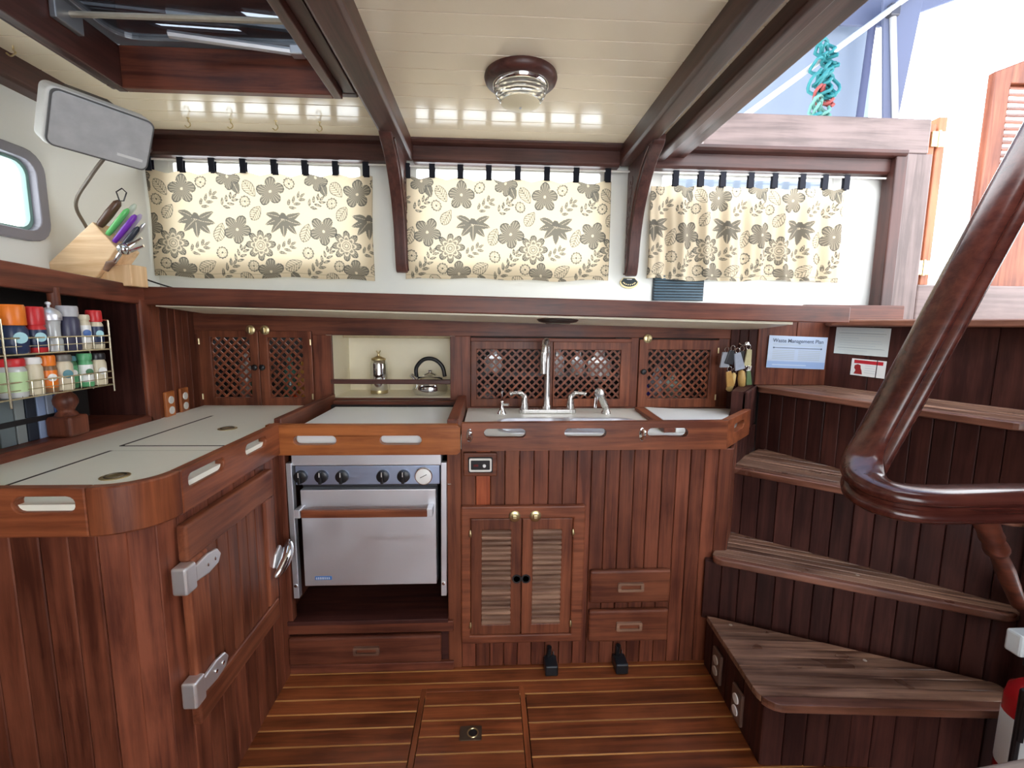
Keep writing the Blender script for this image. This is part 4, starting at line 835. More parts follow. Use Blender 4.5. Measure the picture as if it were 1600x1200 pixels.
done(G().box(2.425, 2.485, 2.94, 2.99, 3.19, 3.26), 'clamp', plain('dark_fitting', (.05, .05, .06), .4), po, .006)
done(G().tube([(2.40, 3.05, 3.20), (2.36, 3.05, 2.25)], .022, 10), 'folded_awning_pole', fabric('blue_cover', (.10, .11, .18), None, .1), None, smooth=True, label='thin dark blue pole hanging beside the upright tube', cat='pole')
rb = empty('rope_bundle', (2.02, 2.9, 2.55), 'tangled teal and red coiled rope hanging from the sloping tube', 'rope')
TEAL = plain('teal_rope', (.015, .16, .17), .6, noise=.35, nscale=90); RED = plain('red_rope', (.26, .05, .045), .6, noise=.2, nscale=90); GRN = plain('pale_green_rope', (.10, .25, .21), .6, noise=.2, nscale=90)
rnd = random.Random(3)
def loop(cx, cz, rx, rz, mat, ph, n='coil'):
    pts = [(cx+rx*math.cos(t*PI/10+ph)+.006*rnd.uniform(-1, 1), 2.90+.025*math.sin(t*PI/5+ph), cz+rz*math.sin(t*PI/10)) for t in range(20)]
    done(G().tube(pts, .0095, 7, True), n, mat, rb, smooth=True)
for k in range(9): loop(2.02+rnd.uniform(-.03, .03), 2.97-k*.026, rnd.uniform(.035, .065), rnd.uniform(.03, .06), TEAL, k*.8)
for k in range(3): loop(2.03+rnd.uniform(-.02, .02), 2.76, .06-.012*k, .075, TEAL, k*1.1)
loop(2.015, 2.70, .05, .05, RED, .3); loop(2.035, 2.69, .04, .055, RED, 1.2)
for k in range(4): loop(2.02+rnd.uniform(-.02, .02), 2.64-.016*k, .055-.006*k, .055, GRN, k*.9)
for k in range(3): loop(2.02, 2.57-.02*k, .06, .022, TEAL, k)
FAR = plain('far_boat', (.24, .30, .34), .5)
for i, (x, h, r) in enumerate(((9.55, 6.5, .05), (10.15, 8.0, .06), (10.55, 5.4, .04), (11.1, 7.0, .05))):
    bt = empty('far_mast', (x, 9.5, 0), ('thin distant mast nearest the companionway post', 'tallest distant mast in the bright opening', 'short distant mast in the bright opening', 'distant mast nearest the louvred door')[i], 'mast', 'distant masts')
    done(G().tube([(x, 9.5, 0), (x, 9.5, h)], r, 8), 'pole', FAR, bt, smooth=True); done(G().tube([(x-.17, 9.5, h*.62), (x+.17, 9.5, h*.62)], .025, 6), 'spreader', FAR, bt)

# ================================================================== SKYLIGHT
sk_l = empty('skylight', (-.9, 1.3, CZ), 'dark framed deck skylight with metal bars at the upper left', 'skylight')
x0, x1, y0, y1 = HAT
BW = 'beam'
done(G().box(x0, x1, y1, y1+.03, 2.055, 2.185), 'coaming_back', wood('shelf', 'X'), sk_l, .003)
done(G().box(x0-.03, x0, y0, y1+.03, 2.055, 2.185), 'coaming_left', wood(BW, 'Y'), sk_l, .003)
done(G().box(x1, x1+.03, y0, y1+.03, 2.055, 2.185), 'coaming_right', wood(BW, 'Y'), sk_l, .003)
done(G().box(x0, x1, y0-.03, y0, 2.055, 2.185), 'coaming_front', wood(BW, 'X'), sk_l, .003)
for a, b, c, d, ax in ((x0-.075, x1+.075, y1+.03, y1+.062, 'X'), (x0-.075, x0-.03, y0-.05, y1+.03, 'Y'), (x1+.03, x1+.075, y0-.05, y1+.03, 'Y')):
    done(G().box(a, b, c, d, 2.075, CZ+.002), 'trim_frame', wood(BW, ax), sk_l, .005)
lid = done(G().prism(rrect(x0-.03, x1+.03, y0-.03, y1+.03, .08), 'xy', 2.190, 2.212, [rrect(x0+.02, x1-.02, y0+.02, y1-.02, .06)[::-1]]), 'lid_frame', plain('grey_alu', (.30, .31, .33), .35, .7, noise=.1), sk_l, .003)
done(G().box(x0, x1, y0, y1, 2.200, 2.206), 'pane', thin_glass('smoked_pane', (.42, .45, .48), .18), lid)
done(G().tube([(x0-.0, 1.478, 2.155), (x1, 1.470, 2.155)], .008, 8), 'support_rod', plain('worn_rod', (.45, .40, .32), .4, .6, noise=.2, nscale=30), sk_l, smooth=True)
done(G().tube([(-.98, 1.58, 2.170), (-.56, 1.655, 2.165)], .012, 8), 'stay_arm', STEEL, sk_l, smooth=True)
done(G().box(-.64, -.60, 1.625, 1.66, 2.152, 2.180), 'stay_clamp', STEEL, sk_l, .004)
done(G().box(x0+.002, x0+.02, 1.43, 1.52, 2.12, 2.18), 'rod_bracket', plain('grey_alu', (.30, .31, .33), .35, .7), sk_l, .003)
# skylight canvas cover with daylight gaps, stopped short out of view to admit light
cvm = plain('black_cover', (.010, .010, .014), .8)
gaps = [[(-1.16, 1.74), (-.86, 1.755), (-.84, 1.785), (-1.12, 1.77)], [(-.82, 1.66), (-.52, 1.70), (-.50, 1.725), (-.80, 1.70)], [(-.86, 1.50), (-.50, 1.48), (-.50, 1.545), (-.80, 1.53)], [(-.70, 1.60), (-.50, 1.61), (-.50, 1.63), (-.68, 1.62)]]
done(G().prism([(-1.7, 1.40), (-.40, 1.40), (-.40, 2.4), (-1.7, 2.4)], 'xy', 2.29, 2.30, [h[::-1] for h in gaps]), 'deck_cover', cvm, None, label='black canvas cover with bright slits covering only the far end of the skylight', cat='cover')
done(G().tube([(-1.3, 1.60, 2.262), (-.45, 1.70, 2.262)], .010, 8), 'cover_batten', plain('grey_alu', (.30, .31, .33), .35, .7), None, smooth=True, label='grey batten lying across the skylight under its cover', cat='batten')

# ================================================================== DOME LIGHT, BRACKETS, HOOKS
dm = empty('dome_light', (.10, 1.625, CZ), 'round ceiling dome light with wooden base and ribbed glass', 'ceiling light')
done(G().lathe([(.118, 0), (.120, -.008), (.116, -.020), (.104, -.030), (.090, -.030), (.088, -.004)], (.10, 1.625, CZ), n=40, ring=True), 'base_ring', wood('beam', 'X'), dm, smooth=50)
done(G().lathe([(.092, -.022), (.094, -.034), (.088, -.042), (.086, -.030)], (.10, 1.625, CZ), n=40, ring=True), 'chrome_ring', CHROME, dm, smooth=50)
GL = plain('ribbed_glass', (.95, .95, .92), .03, trans=.9, ior=1.45)
done(G().lathe([(.086, -.026), (.060, -.022), (.001, -.020)], (.10, 1.625, CZ), n=40), 'reflector', CHROME, dm, smooth=50)
done(G().lathe([(.086, -.030), (.088, -.046), (.084, -.050), (.083, -.056), (.078, -.060), (.077, -.066), (.071, -.070), (.070, -.076), (.064, -.079), (.062, -.084), (.040, -.090), (.001, -.092)], (.10, 1.625, CZ), n=40), 'glass_dome', GL, dm, smooth=25)
done(G().lathe([(.064, -.083), (.0645, -.0855), (.040, -.0935), (.001, -.0955)], (.10, 1.625, CZ), n=32), 'diffuser', plain('cream_diffuser', (.80, .72, .50), .35), dm, smooth=50)
done(G().lathe([(.004, -.094), (.005, -.099), (.001, -.102)], (.10, 1.625, CZ), n=10), 'finial', CHROME, dm, smooth=50)
def knee(x, label, s):
    k = empty('carved_knee', (x, 2.15, 1.54), label, 'bracket', 'carved knees under the ceiling beams')
    out = [(2.24, 1.545), (2.215, 1.535), (2.190, 1.545), (2.175, 1.60), (2.165, 1.68), (2.145, 1.76), (2.110, 1.84), (2.055, 1.92), (1.985, 1.985), (1.925, 2.015), (1.905, 2.035), (1.905, 2.060), (2.24, 2.060)]
    out = [(p.x, p.y) for p in spline([(a, b, 0) for a, b in out[:11]], 4)]+out[11:]
    done(G().prism(out, 'yz', x-.025, x+.025), 'knee', wood('beam', 'Z'), k, .006, seg=3)
    xs = x+s*.026
    done(G().tube([(xs, p[0]+.022, p[1]+.012) for p in out[4:-6]], .0045, 6), 'carved_bead', wood('beam', 'Z'), k, smooth=True)
    for q in range(9):
        zc = 1.62+q*.042; yc = 2.212-.0*q-max(0, (zc-1.78))*.22
        pts = [(xs-s*.002, yc+.016*math.cos(t*PI/8+q), zc+.020*math.sin(t*PI/8+q)) for t in range(13)]
        done(G().tube(pts, .0035, 6), 'carved_scroll', wood('beam', 'Z'), k, smooth=True)
knee(-.405, 'carved wooden knee bracket between the left and middle curtains', 1)
knee(.672, 'carved wooden knee bracket between the middle and right curtains', -1)
for i, x in enumerate((-1.209, -1.044, -.867, -.692)):
    h = empty('cup_hook', (x, 2.03, CZ-.04), 'brass cup hook %s on the ceiling over the left curtain' % ('nearest the speaker', 'second from the speaker', 'third from the speaker', 'nearest the carved knee')[i], 'hook', 'cup hooks over the left curtain')
    done(G().tube(spline([(x, 2.03, CZ+.002), (x, 2.03, CZ-.014), (x+.008, 2.025, CZ-.020), (x+.010, 2.022, CZ-.032), (x, 2.02, CZ-.040), (x-.010, 2.022, CZ-.032)], 4), .0022, 6), 'hook', BRASS, h, smooth=True)
    done(G().lathe([(.007, 0), (.006, -.002), (.002, -.003)], (x, 2.03, CZ), n=10), 'collar', BRASS, h)
done(G().tube(spline([(-1.42, 1.56, CZ+.002), (-1.42, 1.56, CZ-.012), (-1.41, 1.555, CZ-.022), (-1.42, 1.55, CZ-.034), (-1.432, 1.55, CZ-.026)], 4), .0025, 6), 'ceiling_hook', BRASS, None, smooth=True, label='small hook on the white ceiling left of the skylight', cat='hook')
# puck light under the shelf
pk = empty('puck_light', (.29, 1.93, 1.32), 'round dark puck light under the long shelf edge above the faucet', 'light')
done(G().lathe([(.088, .012), (.090, .0), (.080, -.010), (.060, -.014), (.001, -.014)], (.29, 1.965, 1.324), n=28), 'housing', plain('dark_bronze', (.05, .035, .03), .35, .5), pk, smooth=40)
done(G().lathe([(.055, -.0142), (.050, -.018), (.001, -.019)], (.29, 1.965, 1.324), n=24), 'lens', plain('smoked_lens', (.25, .22, .18), .2), pk, smooth=40)
# plaque and vent
pq = empty('maker_plaque', (.675, WY, 1.48), 'small black and gold fan-shaped plaque under the right knee', 'plaque')
pl = [(.632, 1.513), (.648, 1.533), (.705, 1.533), (.724, 1.513)]+[(.678+.0475*math.cos(a), 1.515+.034*math.sin(a)) for a in [-PI*k/12 for k in range(1, 12)]]
done(G().prism(pl, 'xz', WY-.006, WY-.001), 'plate', BRASS, pq, .001)
pl2 = [(.637, 1.514), (.650, 1.530), (.703, 1.530), (.719, 1.514)]+[(.678+.040*math.cos(a), 1.514+.024*math.sin(a)) for a in [-PI*k/12 for k in range(1, 12)]]
done(G().prism(pl2, 'xz', WY-.008, WY-.0055), 'enamel', plain('black_enamel', (.02, .03, .035), .25), pq)
for k in range(8):
    a = PI+PI*(k+1)/9; done(G().box(-.0022, .0022, -.001, .001, -.003, .003).xf(Matrix.Translation((.678+.030*math.cos(a), WY-.0085, 1.514+.015*math.sin(a))) @ Matrix.Rotation(-(a-1.5*PI), 4, 'Y')), 'letter_mark', BRASS, pq)
done(G().box(.666, .690, WY-.0095, WY-.008, 1.5235, 1.526), 'bar_mark', OFFW, pq)
vt = empty('vent_grille', (.92, WY, 1.40), 'dark slatted vent grille below the right curtain', 'vent')
done(G().box(.795, 1.048, WY-.010, WY-.001, 1.425, 1.56), 'backing', plain('vent_dark', (.015, .025, .035), .4), vt)
for k in range(9): done(G().box(.800, 1.043, WY-.017, WY-.009, 1.430+k*.0135, 1.438+k*.0135), 'slat', plain('vent_slat', (.05, .09, .12), .3), vt, .002)

# ================================================================== SPEAKER, KNIFE BLOCK
sp_ = empty('speaker', (-1.2, 1.56, 1.78), 'white box speaker with stained grey grille hung at the upper left', 'speaker')
# local: x along the front, y into the wall, z up
M = Matrix.Translation((-1.199, 1.575, 1.875)) @ Matrix.Rotation(math.radians(55), 4, 'Z') @ Matrix.Rotation(.50, 4, 'X') @ Matrix.Rotation(.047, 4, 'Y')
def sp_part(g, n, mt, par, **k): return done(g.xf(M), n, mt, par, **k)
body = sp_part(G().prism(rrect(-.130, .128, -.080, .084, .020), 'xz', .012, .085), 'cabinet', OFFW, sp_, bevel=.008, seg=3)
sp_part(G().prism(rrect(-.120, .122, -.073, .079, .018), 'xz', -.004, .012), 'grille', GREYP, sp_, bevel=.003)
sp_part(G().prism(rrect(-.124, .126, -.077, .083, .020), 'xz', -.001, .008, [rrect(-.119, .121, -.072, .078, .017)[::-1]]), 'grille_rim', plain('dark_seam', (.10, .10, .10), .5), sp_)
sp_part(G().box(.040, .108, -.0055, -.003, -.050, -.042), 'name_strip', plain('silver_strip', (.7, .7, .68), .3), sp_)
sp_part(G().box(-.06, .06, .085, .17, .0, .08), 'mount', plain('mount_dark', (.05, .035, .03), .5), sp_, bevel=.01)
done(G().tube(spline([(-1.225, 1.62, 1.83), (-1.30, 1.64, 1.765), (-1.42, 1.72, 1.70), (-1.46, 1.80, 1.64), (-1.46, 1.86, 1.56), (-1.42, 1.88, 1.45)], 8), .0055, 8), 'speaker_cable', plain('cable_brown', (.16, .13, .10), .5), None, smooth=True, label='grey brown cable running down from the speaker', cat='cable')
kbk = empty('knife_block', (-1.40, 1.75, 1.42), 'pale wooden knife block leaning on the left shelf', 'knife block')
done(G().prism([(-1.56, 1.475), (-1.44, 1.425), (-1.375, 1.455), (-1.300, 1.552), (-1.372, 1.640)], 'xz', 1.72, 1.83), 'block', wood('pale', 'X'), kbk, .003)
done(G().prism([(-1.438, 1.424), (-1.27, 1.424), (-1.27, 1.50), (-1.345, 1.492), (-1.375, 1.453)], 'xz', 1.735, 1.815), 'foot', wood('pale', 'Z'), kbk, .003)
kd = Vector((.66, 0, .75)).normalized()
kn = [((.10, .05, .03), 'dark wooden handled knife with a wire loop', -1.362, 1.628, .115, .013, 1.735), ((.55, .62, .50), 'pale grey green handled knife', -1.350, 1.612, .135, .009, 1.775), ((.12, .52, .14), 'bright green handled knife', -1.338, 1.598, .120, .009, 1.735), ((.50, .42, .60), 'pale lilac handled knife', -1.328, 1.585, .125, .008, 1.775),
      ((.18, .03, .42), 'purple handled knife', -1.318, 1.574, .125, .009, 1.735), ((.75, .77, .78), 'chrome handled knife', -1.310, 1.562, .115, .007, 1.775), ((.03, .035, .05), 'black handled knife', -1.302, 1.550, .105, .009, 1.74)]
for c, n_, x, z, L_, r, yy in kn:
    k = empty('kitchen_knife', (x, yy, z), n_+' in the knife block', 'knife', 'knives in the block')
    d_ = kd
    P = Vector((x, yy, z))
    done(G().tube([P-d_*.06, P+d_*.004], [.003, .004], 8), 'blade', CHROME, k)
    hm = plain('knife_'+n_.replace(' ', '_')[:24], c, .3, metal=1 if 'chrome' in n_ else 0)
    done(G().tube([P+d_*.002, P+d_*.012, P+d_*L_*.5, P+d_*(L_-.012), P+d_*L_], [r*.8, r, r*1.12, r, r*.45], 10), 'handle', hm, k, smooth=60)
    if 'loop' in n_:
        e = P+d_*L_; done(G().tube([e, e+Vector((-.008, 0, .03)), e+Vector((.012, 0, .042)), e+Vector((.026, 0, .028)), e+Vector((.014, 0, 0))], .0022, 6, True), 'wire_loop', BLACK, k, smooth=True)
co_ = empty('corkscrew', (-1.255, 1.70, 1.5), 'chrome corkscrew with a wooden grip beside the knife block', 'corkscrew')
done(G().tube([(-1.34, 1.715, 1.475), (-1.325, 1.715, 1.497), (-1.305, 1.715, 1.505)], [.008, .012, .007], 10), 'grip', wood('slat', 'X'), co_, smooth=60)
done(G().tube([(-1.31, 1.715, 1.50), (-1.275, 1.715, 1.545)], .006, 8), 'shaft', CHROME, co_, smooth=True)
done(G().lathe([(.004, -.02), (.018, -.012), (.021, 0), (.018, .012), (.004, .02)], (-1.272, 1.715, 1.548), (.4, 0, .9), 16), 'hub', CHROME, co_, smooth=60)
for a, b in (((-1.255, 1.715, 1.562), (-1.212, 1.72, 1.588)), ((-1.25, 1.715, 1.545), (-1.208, 1.72, 1.562))): done(G().tube([a, b], [.009, .005], 8), 'arm', CHROME, co_, smooth=True)
done(G().tube(spline([(-1.285, 1.80, 1.46), (-1.25, 1.85, 1.44), (-1.20, 1.90, 1.42)], 4), .003, 6), 'power_cable', BLACK, None, smooth=True, label='short dark cord behind the knife block foot', cat='cord')

# ================================================================== SPICE RACK
RX = -1.235; RY0, RY1 = 1.10, 1.522
rk = empty('spice_rack', (RX, 1.3, 1.09), 'two-tier wire spice rack hanging before the bookshelf', 'rack')
WIRE = plain('wire_brassy', (.62, .56, .42), .25, 1)
fx0, fx1 = -1.262, -1.198
for yy in (RY0+.10, RY1):
    done(G().tube([(fx1, yy, 1.302), (fx1, yy, 1.078)], .0026, 8), 'upright', WIRE, rk, smooth=True); done(G().tube([(fx0, yy, 1.302), (fx0, yy, 1.085)], .0026, 8), 'upright', WIRE, rk, smooth=True)
    done(G().tube([(fx0, yy, 1.302), (fx1, yy, 1.302)], .0026, 8), 'top_wire', WIRE, rk, smooth=True)
for zb_, zr in ((1.212, 1.254), (1.100, 1.142)):
    for zz, r in ((zb_, .0022), (zr, .0022), ((zb_+zr)/2, .0013)):
        done(G().tube([(fx0, RY0, zz), (fx1, RY0, zz), (fx1, RY1, zz), (fx0, RY1, zz)], r, 6, True), 'rim_wire', WIRE, rk, smooth=False)
    for k in range(14):
        yy = RY0+.015+k*.029; done(G().tube([(fx1, yy, zr), (fx1, yy, zb_), (fx0, yy, zb_), (fx0, yy, zr)], .0011, 5), 'cross_wire', WIRE, rk)
def jar(name, label, yy, z, h, r, body, lid, band=None, band2=None, lidh=.26, xx=-1.224, shape='jar'):
    yy = 1.021*yy
    j = empty(name, (xx, yy, z), label, 'spice jar', 'spice jars in the wire rack')
    hb = h*(1-lidh)
    done(G().lathe([(r*.88, 0), (r*.97, .004), (r*.97, hb-.010), (r*.80, hb-.001), (r*.78, hb+.002), (.001, hb+.002)], (xx, yy, z), n=20), 'jar_body', body, j, smooth=50)
    done(G().lathe([(r*.93, hb), (r*.95, hb+.003), (r*.95, h-.005), (r*.86, h), (.001, h)], (xx, yy, z), n=20), 'lid', lid, j, smooth=50)
    if band:
        done(G().lathe([(r*.975, hb*.18), (r*.985, hb*.19), (r*.985, hb*.82), (r*.975, hb*.83)], (xx, yy, z), n=20, ring=True), 'label_wrap', band, j, smooth=50)
    if band2: done(G().lathe([(.001, 0), (r*.50, 0), (r*.50, .0018), (.001, .0024)], (xx+r*.975*.93, yy-r*.975*.36, z+hb*.56), (.93, -.36, 0), 16), 'label_disc', band2, j)
Pl = lambda n, c, r=.35: plain('jar_'+n, c, r, noise=.08, nscale=60)
SPICE = Pl('spice_brown', (.22, .11, .05)); CREAM = Pl('cream', (.62, .55, .40)); CLEAR = plain('jar_clear', (.50, .52, .52), .1, coat=.3); ORG = Pl('orange', (.80, .20, .02)); REDL = Pl('red', (.55, .025, .03)); NAVYL = Pl('navy', (.02, .035, .09)); WH = Pl('white', (.78, .78, .76)); GRN_ = Pl('green', (.10, .36, .16)); LTB = Pl('ltblue', (.35, .62, .68)); BLU = Pl('blue', (.04, .12, .36)); PEPPER = Pl('pepper', (.05, .05, .09)); PALEG = Pl('palegreen', (.48, .66, .36)); GLID = Pl('grey_lid', (.42, .42, .44)); DG = Pl('darkgreen', (.05, .16, .07)); BLK = Pl('black', (.015, .015, .018)); TEALB = Pl('teal', (.08, .22, .26))
U = 1.214; D_ = 1.102
jar('spice_jar', 'orange-capped seasoning jar with round pale label, upper tier', 1.228, U, .125, .029, NAVYL, ORG, NAVYL, LTB, .42)
jar('spice_jar', 'red-capped seasoning jar with round pale label beside the pepper mill', 1.283, U, .122, .025, REDL, REDL, NAVYL, LTB, .40)
pm = empty('pepper_mill', (-1.228, 1.362, U), 'clear pepper mill with domed silver top, upper tier', 'pepper mill')
done(G().lathe([(.024, 0), (.024, .030), (.020, .045), (.021, .075), (.023, .085), (.001, .086)], (-1.228, 1.362, U), n=20), 'mill_body', CLEAR, pm, smooth=50)
done(G().lathe([(.026, .086), (.027, .100), (.022, .112), (.010, .120), (.004, .122), (.004, .128), (.007, .131), (.006, .136), (.001, .138)], (-1.228, 1.362, U), n=20), 'mill_top', STEEL, pm, smooth=50)
jar('spice_jar', 'clear jar of dark peppercorns with grey lid, upper tier', 1.385, U, .128, .026, PEPPER, GLID, None, None, .24)
jar('spice_jar', 'cream jar with blue label, upper tier', 1.428, U, .104, .021, CREAM, CREAM, WH, BLU, .16)
jar('spice_jar', 'red-capped jar with cream neck at the right end of the upper tier', 1.472, U, .118, .021, CREAM, REDL, NAVYL, LTB, .30)
jar('spice_jar', 'red-lidded clear jar with pale green label, lower tier', 1.212, D_, .100, .029, CLEAR, REDL, PALEG, None, .20)
jar('spice_jar', 'white-lidded jar of pale powder, lower tier', 1.262, D_, .100, .024, CREAM, WH, None, None, .18)
jar('spice_jar', 'orange-lidded jar with white band, lower tier', 1.305, D_, .102, .021, SPICE, ORG, ORG, WH, .28)
jar('spice_jar', 'wide jar with dark grey lid and teal label, lower tier', 1.350, D_, .101, .024, CREAM, Pl('dark_lid', (.16, .15, .13)), CREAM, TEALB, .18)
jar('spice_jar', 'dark green jar, lower tier', 1.390, D_, .094, .019, DG, TEALB, GRN_, WH, .15, -1.240)
jar('spice_jar', 'green-lidded jar with white label, lower tier', 1.424, D_, .100, .019, GRN_, GRN_, WH, DG, .20)
jar('spice_jar', 'black-lidded cream jar at the right end of the lower tier', 1.468, D_, .098, .022, CREAM, BLK, CREAM, WH, .20)

# ================================================================== FLASK AND KETTLE IN THE NICHE
fk = empty('steel_flask', (-.545, 2.30, .954), 'tall steel flask with brass cap standing in the niche', 'flask')
done(G().lathe([(.038, 0), (.042, .006), (.042, .150), (.036, .168), (.018, .180), (.001, .182)], (-.545, 2.30, .954), n=26), 'body', CHROME, fk, smooth=50)
done(G().lathe([(.0425, .004), (.043, .006), (.043, .018), (.0425, .02)], (-.545, 2.30, .954), n=26), 'base_band', BRASS, fk, smooth=50)
done(G().lathe([(.037, .163), (.034, .176), (.016, .184), (.006, .188), (.005, .20), (.001, .202)], (-.545, 2.30, .954), n=26), 'cap', BRASS, fk, smooth=50)
for s in (-1, 1): done(G().tube([(-.545, 2.30, 1.150), (-.545+s*.010, 2.30, 1.168)], .003, 6), 'cap_wing', BRASS, fk)
ke = empty('kettle', (-.295, 2.31, .954), 'polished kettle with looped black handle in the niche', 'kettle')
done(G().lathe([(.078, 0), (.086, .012), (.086, .035), (.076, .066), (.055, .086), (.036, .094), (.001, .096)], (-.295, 2.31, .954), n=32), 'body', CHROME, ke, smooth=60)
done(G().lathe([(.034, .094), (.030, .101), (.010, .106), (.008, .112), (.012, .118), (.001, .122)], (-.295, 2.31, .954), n=20), 'lid', CHROME, ke, smooth=60)
done(G().tube(spline([(-.362, 2.31, 1.035), (-.362, 2.31, 1.085), (-.325, 2.31, 1.125), (-.275, 2.31, 1.126), (-.235, 2.31, 1.092), (-.222, 2.31, 1.04)], 6), .010, 10), 'handle', BLACK, ke, smooth=True)
done(G().tube([(-.362, 2.30, 1.015), (-.378, 2.29, 1.040), (-.388, 2.285, 1.05)], [.016, .012, .010], 12), 'spout', CHROME, ke, smooth=60)

# ================================================================== CURTAINS
def print_mask(a, b, T=.395):
    """dark print over the cloth; a, b in metres from the top left corner, repeats every T"""
    S = 1/1495.
    dark = np.zeros_like(a)
    a = np.mod(a, T)
    def loc(cx, cy):
        da = a-cx; da = da-T*np.round(da/T); return da, b-cy
    def put(msk, v):
        nonlocal dark; dark = np.where(msk, np.maximum(dark, v), dark)
    def flower(cx, cy, r, n, rot, rings=False):
        x, y = loc(cx, cy); d = np.hypot(x, y); t = np.arctan2(y, x)
        rr = r*(.50+.50*np.abs(np.cos(n/2*(t-rot)))**.6); inside = d < rr
        tex = .72+.18*np.sin(t*n*5)*(d > .3*r)
        v = np.where(rr-d < .07*r, 1.0, tex)
        if rings: v = np.where((np.abs(d-.34*r) < .05*r) | (np.abs(d-.62*rr) < .06*r), .12, v); v = np.where((np.abs(d-.2*r) < .035*r), .1, v)
        v = np.where(d < .10*r, .05, v); put(inside, v)
    def leaf(cx, cy, L, w, rot, outline=False, veins=True):
        x, y = loc(cx, cy); p = x*math.cos(rot)+y*math.sin(rot); q = -x*math.sin(rot)+y*math.cos(rot)
        hw = w*np.clip(1-(p/L)**2, 0, None)**.8*(1-.25*p/L); ins = (np.abs(p) < L) & (np.abs(q) < hw)
        if outline: v = np.where((hw-np.abs(q) < .0032) | (np.abs(q) < .0011), .92, np.where(np.sin((p+np.abs(q)*.8)*700/ (L/.03)) > .55, .75, .06) if veins else .06)
        else: v = np.where(np.abs(q) < .0009, .2, .85)
        put(ins, v)
    def daisy(cx, cy, r):
        x, y = loc(cx, cy); d = np.hypot(x, y); t = np.arctan2(y, x); rr = r*(.86+.14*np.abs(np.cos(6*t)))
        v = np.where((rr-d < .17*r) | (d < .17*r) | ((np.abs(np.sin(6*t)) < .22) & (d > .3*r)), .92, .05); put(d < rr, v)
    def sprig(cx, cy, s, rot, outline=False, n=3):
        for i in range(n):
            for sd in (-1, 1):
                t = (i-(n-1)/2)*s*.55; ax, ay = math.cos(rot), math.sin(rot)
                leaf(cx+ax*t-ay*sd*s*.30+ax*s*.15, cy+ay*t+ax*sd*s*.30+ay*s*.15, s*.36, s*.13, rot+sd*.75, outline, False)
        leaf(cx+math.cos(rot)*s*.95, cy+math.sin(rot)*s*.95, s*.32, s*.12, rot, outline, False)
    def lily(cx, cy, r):
        for k, an in enumerate((-.35, .25, .85, PI/2, PI-.85, PI-.25, PI+.35)):
            leaf(cx+math.cos(an)*r*.58, cy+math.sin(an)*r*.58, r*.48, r*.19, an)
        x, y = loc(cx, cy); d = np.hypot(x, y); t = np.arctan2(y, x)
        put((d < r*.48) & (y > -r*.12), np.where(np.sin(t*16) > .2, .85, .12)); put((d < r*.34) & (y < 0) & (np.abs(x) < r*.3+y*.6), .9)
    Z = lambda px, py: ((px-50)*S, (py-150)*S)
    flower(*Z(450, 265), 96*S, 5, -.3); daisy(*Z(577, 202), 40*S); leaf(*Z(310, 252), 58*S, 40*S, .9, True); sprig(*Z(610, 330), 74*S, -.6)
    daisy(*Z(275, 337), 38*S); leaf(*Z(345, 405), 60*S, 36*S, -1.0, True); lily(*Z(532, 450), 118*S); flower(*Z(210, 515), 98*S, 5, .2)
    leaf(*Z(88, 540), 66*S, 38*S, -1.2, True); flower(*Z(372, 620), 104*S, 8, 0, True); sprig(*Z(530, 645), 74*S, -.55); daisy(*Z(97, 675), 42*S)
    sprig(*Z(225, 690), 70*S, -1.0, True); daisy(*Z(315, 760), 40*S); sprig(*Z(140, 795), 82*S, -.9); flower(*Z(430, 800), 90*S, 5, -1.57)
    leaf(*Z(585, 762), 64*S, 42*S, -.5, True); flower(*Z(170, 165), 90*S, 6, .4); leaf(*Z(222, 240), 50*S, 28*S, 1.2); sprig(*Z(160, 335), 70*S, -.7, True)
    leaf(*Z(270, 850), 60*S, 40*S, .7, True); leaf(*Z(600, 850), 50*S, 30*S, .8)
    return dark
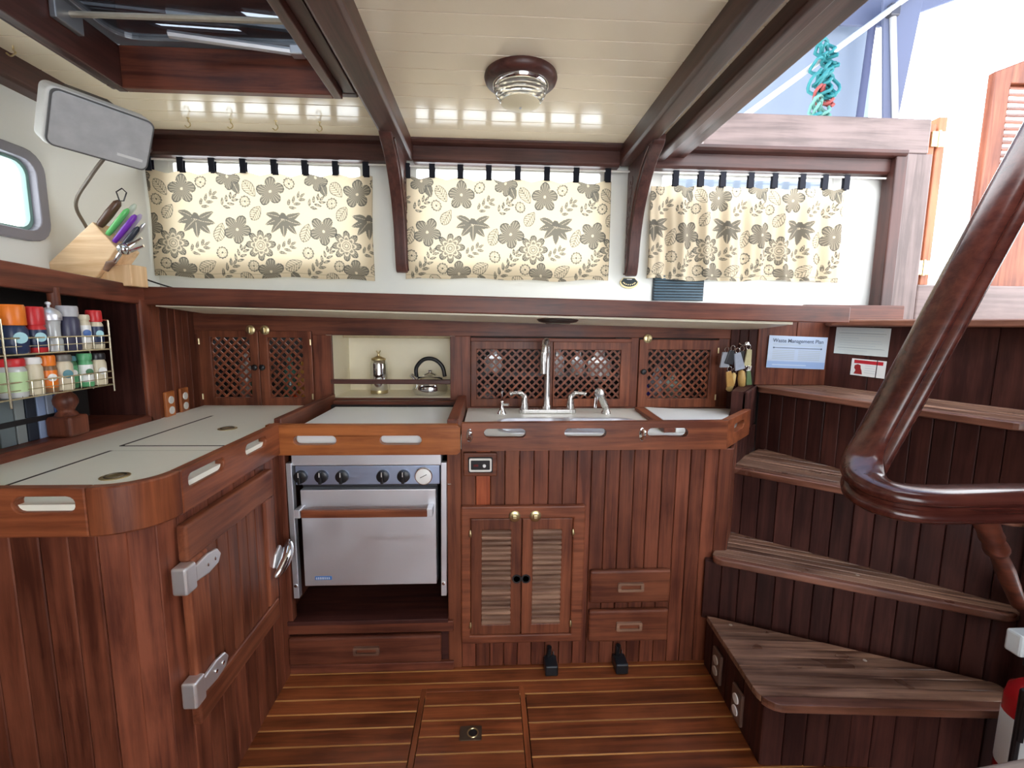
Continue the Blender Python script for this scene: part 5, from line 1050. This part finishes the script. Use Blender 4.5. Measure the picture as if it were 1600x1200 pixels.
def curtain(label, x0, x1, ztop, zbot, pleats, amp, xoff, yoff, tabs, seed, group='floral tab-top curtains'):
    rg = np.random.RandomState(seed); NX, NZ = 420, 206
    u, v = np.meshgrid(np.linspace(0, 1, NX), np.linspace(0, 1, NZ))
    tp = np.array([(t-x0)/(x1-x0) for t in tabs]); dist = np.min(np.abs(u[..., None]-tp), axis=-1)*(x1-x0)
    sag = np.clip(dist/.06, 0, 1)**1.3
    zt_ = ztop-.014*sag; zbv = zbot+.004*np.sin(u*9+seed)+.003*np.sin(u*23)
    X = x0+(x1-x0)*u+.004*np.sin(v*5+seed)*(u-.5); Z = zt_*(1-v)+zbv*v
    ph = u*pleats*2*PI+.5*np.sin(v*2.2+seed)
    Y = 2.222-amp*(.35+.65*v**.5)*(np.sin(ph)+.35*np.sin(2.3*ph+1.3))-.004*np.sin(u*15+v*7+seed)
    stretch = 1+amp*6
    dk = print_mask((u*(x1-x0)*stretch+xoff), (v*(ztop-zbot)+yoff))
    cream = np.array((.74, .62, .44)); ink = np.array((.095, .092, .082))
    col = cream[None, None]*(1-dk[..., None])+ink[None, None]*dk[..., None]
    hem = ((v > .955) & (v < .962)) | (u < .004) | (u > .996)
    col = np.where(hem[..., None], col*.75, col)
    c = empty('curtain', ((x0+x1)/2, 2.22, zbot), label, 'curtain', group)
    g = G(); g.v = list(map(tuple, np.stack([X, Y, Z], -1).reshape(-1, 3))); idx = np.arange(NX*NZ).reshape(NZ, NX)
    g.f = list(map(tuple, np.stack([idx[:-1, :-1], idx[:-1, 1:], idx[1:, 1:], idx[1:, :-1]], -1).reshape(-1, 4).tolist()))
    o = done(g, 'cloth', fabric('floral_cloth', attr='print', trans=.31), c, smooth=80)
    at = o.data.color_attributes.new('print', 'FLOAT_COLOR', 'POINT'); buf = np.ones((NX*NZ, 4), np.float32); buf[:, :3] = col.reshape(-1, 3); at.data.foreach_set('color', buf.ravel())
    for t in tabs:
        done(G().box(t-.013, t+.013, 2.205, 2.208, ztop-.010, 2.018).box(t-.013, t+.013, 2.222, 2.225, ztop-.010, 2.018).box(t-.013, t+.013, 2.205, 2.225, 2.016, 2.019), 'tab', NAVY, c)
    return c
curtain('left floral curtain, glowing warm, beside the speaker', -1.520, -.535, 1.968, 1.503, 2.5, .004, .12, .0, [-1.50+k*.1345 for k in range(8)], 2)
curtain('middle floral curtain between the two carved knees', -.392, .566, 1.968, 1.512, 2, .004, .0, .0, [-.375, -.262, -.134, -.005, .128, .262, .398, .545], 5)
curtain('right floral curtain with deep vertical folds', .752, 1.700, 1.962, 1.524, 7.5, .016, .30, .02, [.865, .985, 1.09, 1.225, 1.34, 1.475, 1.585, 1.685][:7]+[1.69], 8)
done(G().tube([(-1.535, 2.214, 2.010), (1.885, 2.214, 2.010)], .0045, 8), 'curtain_rod', plain('white_rod', (.75, .72, .68), .35), None, smooth=True, label='thin white rod carrying the three curtains', cat='curtain rod')
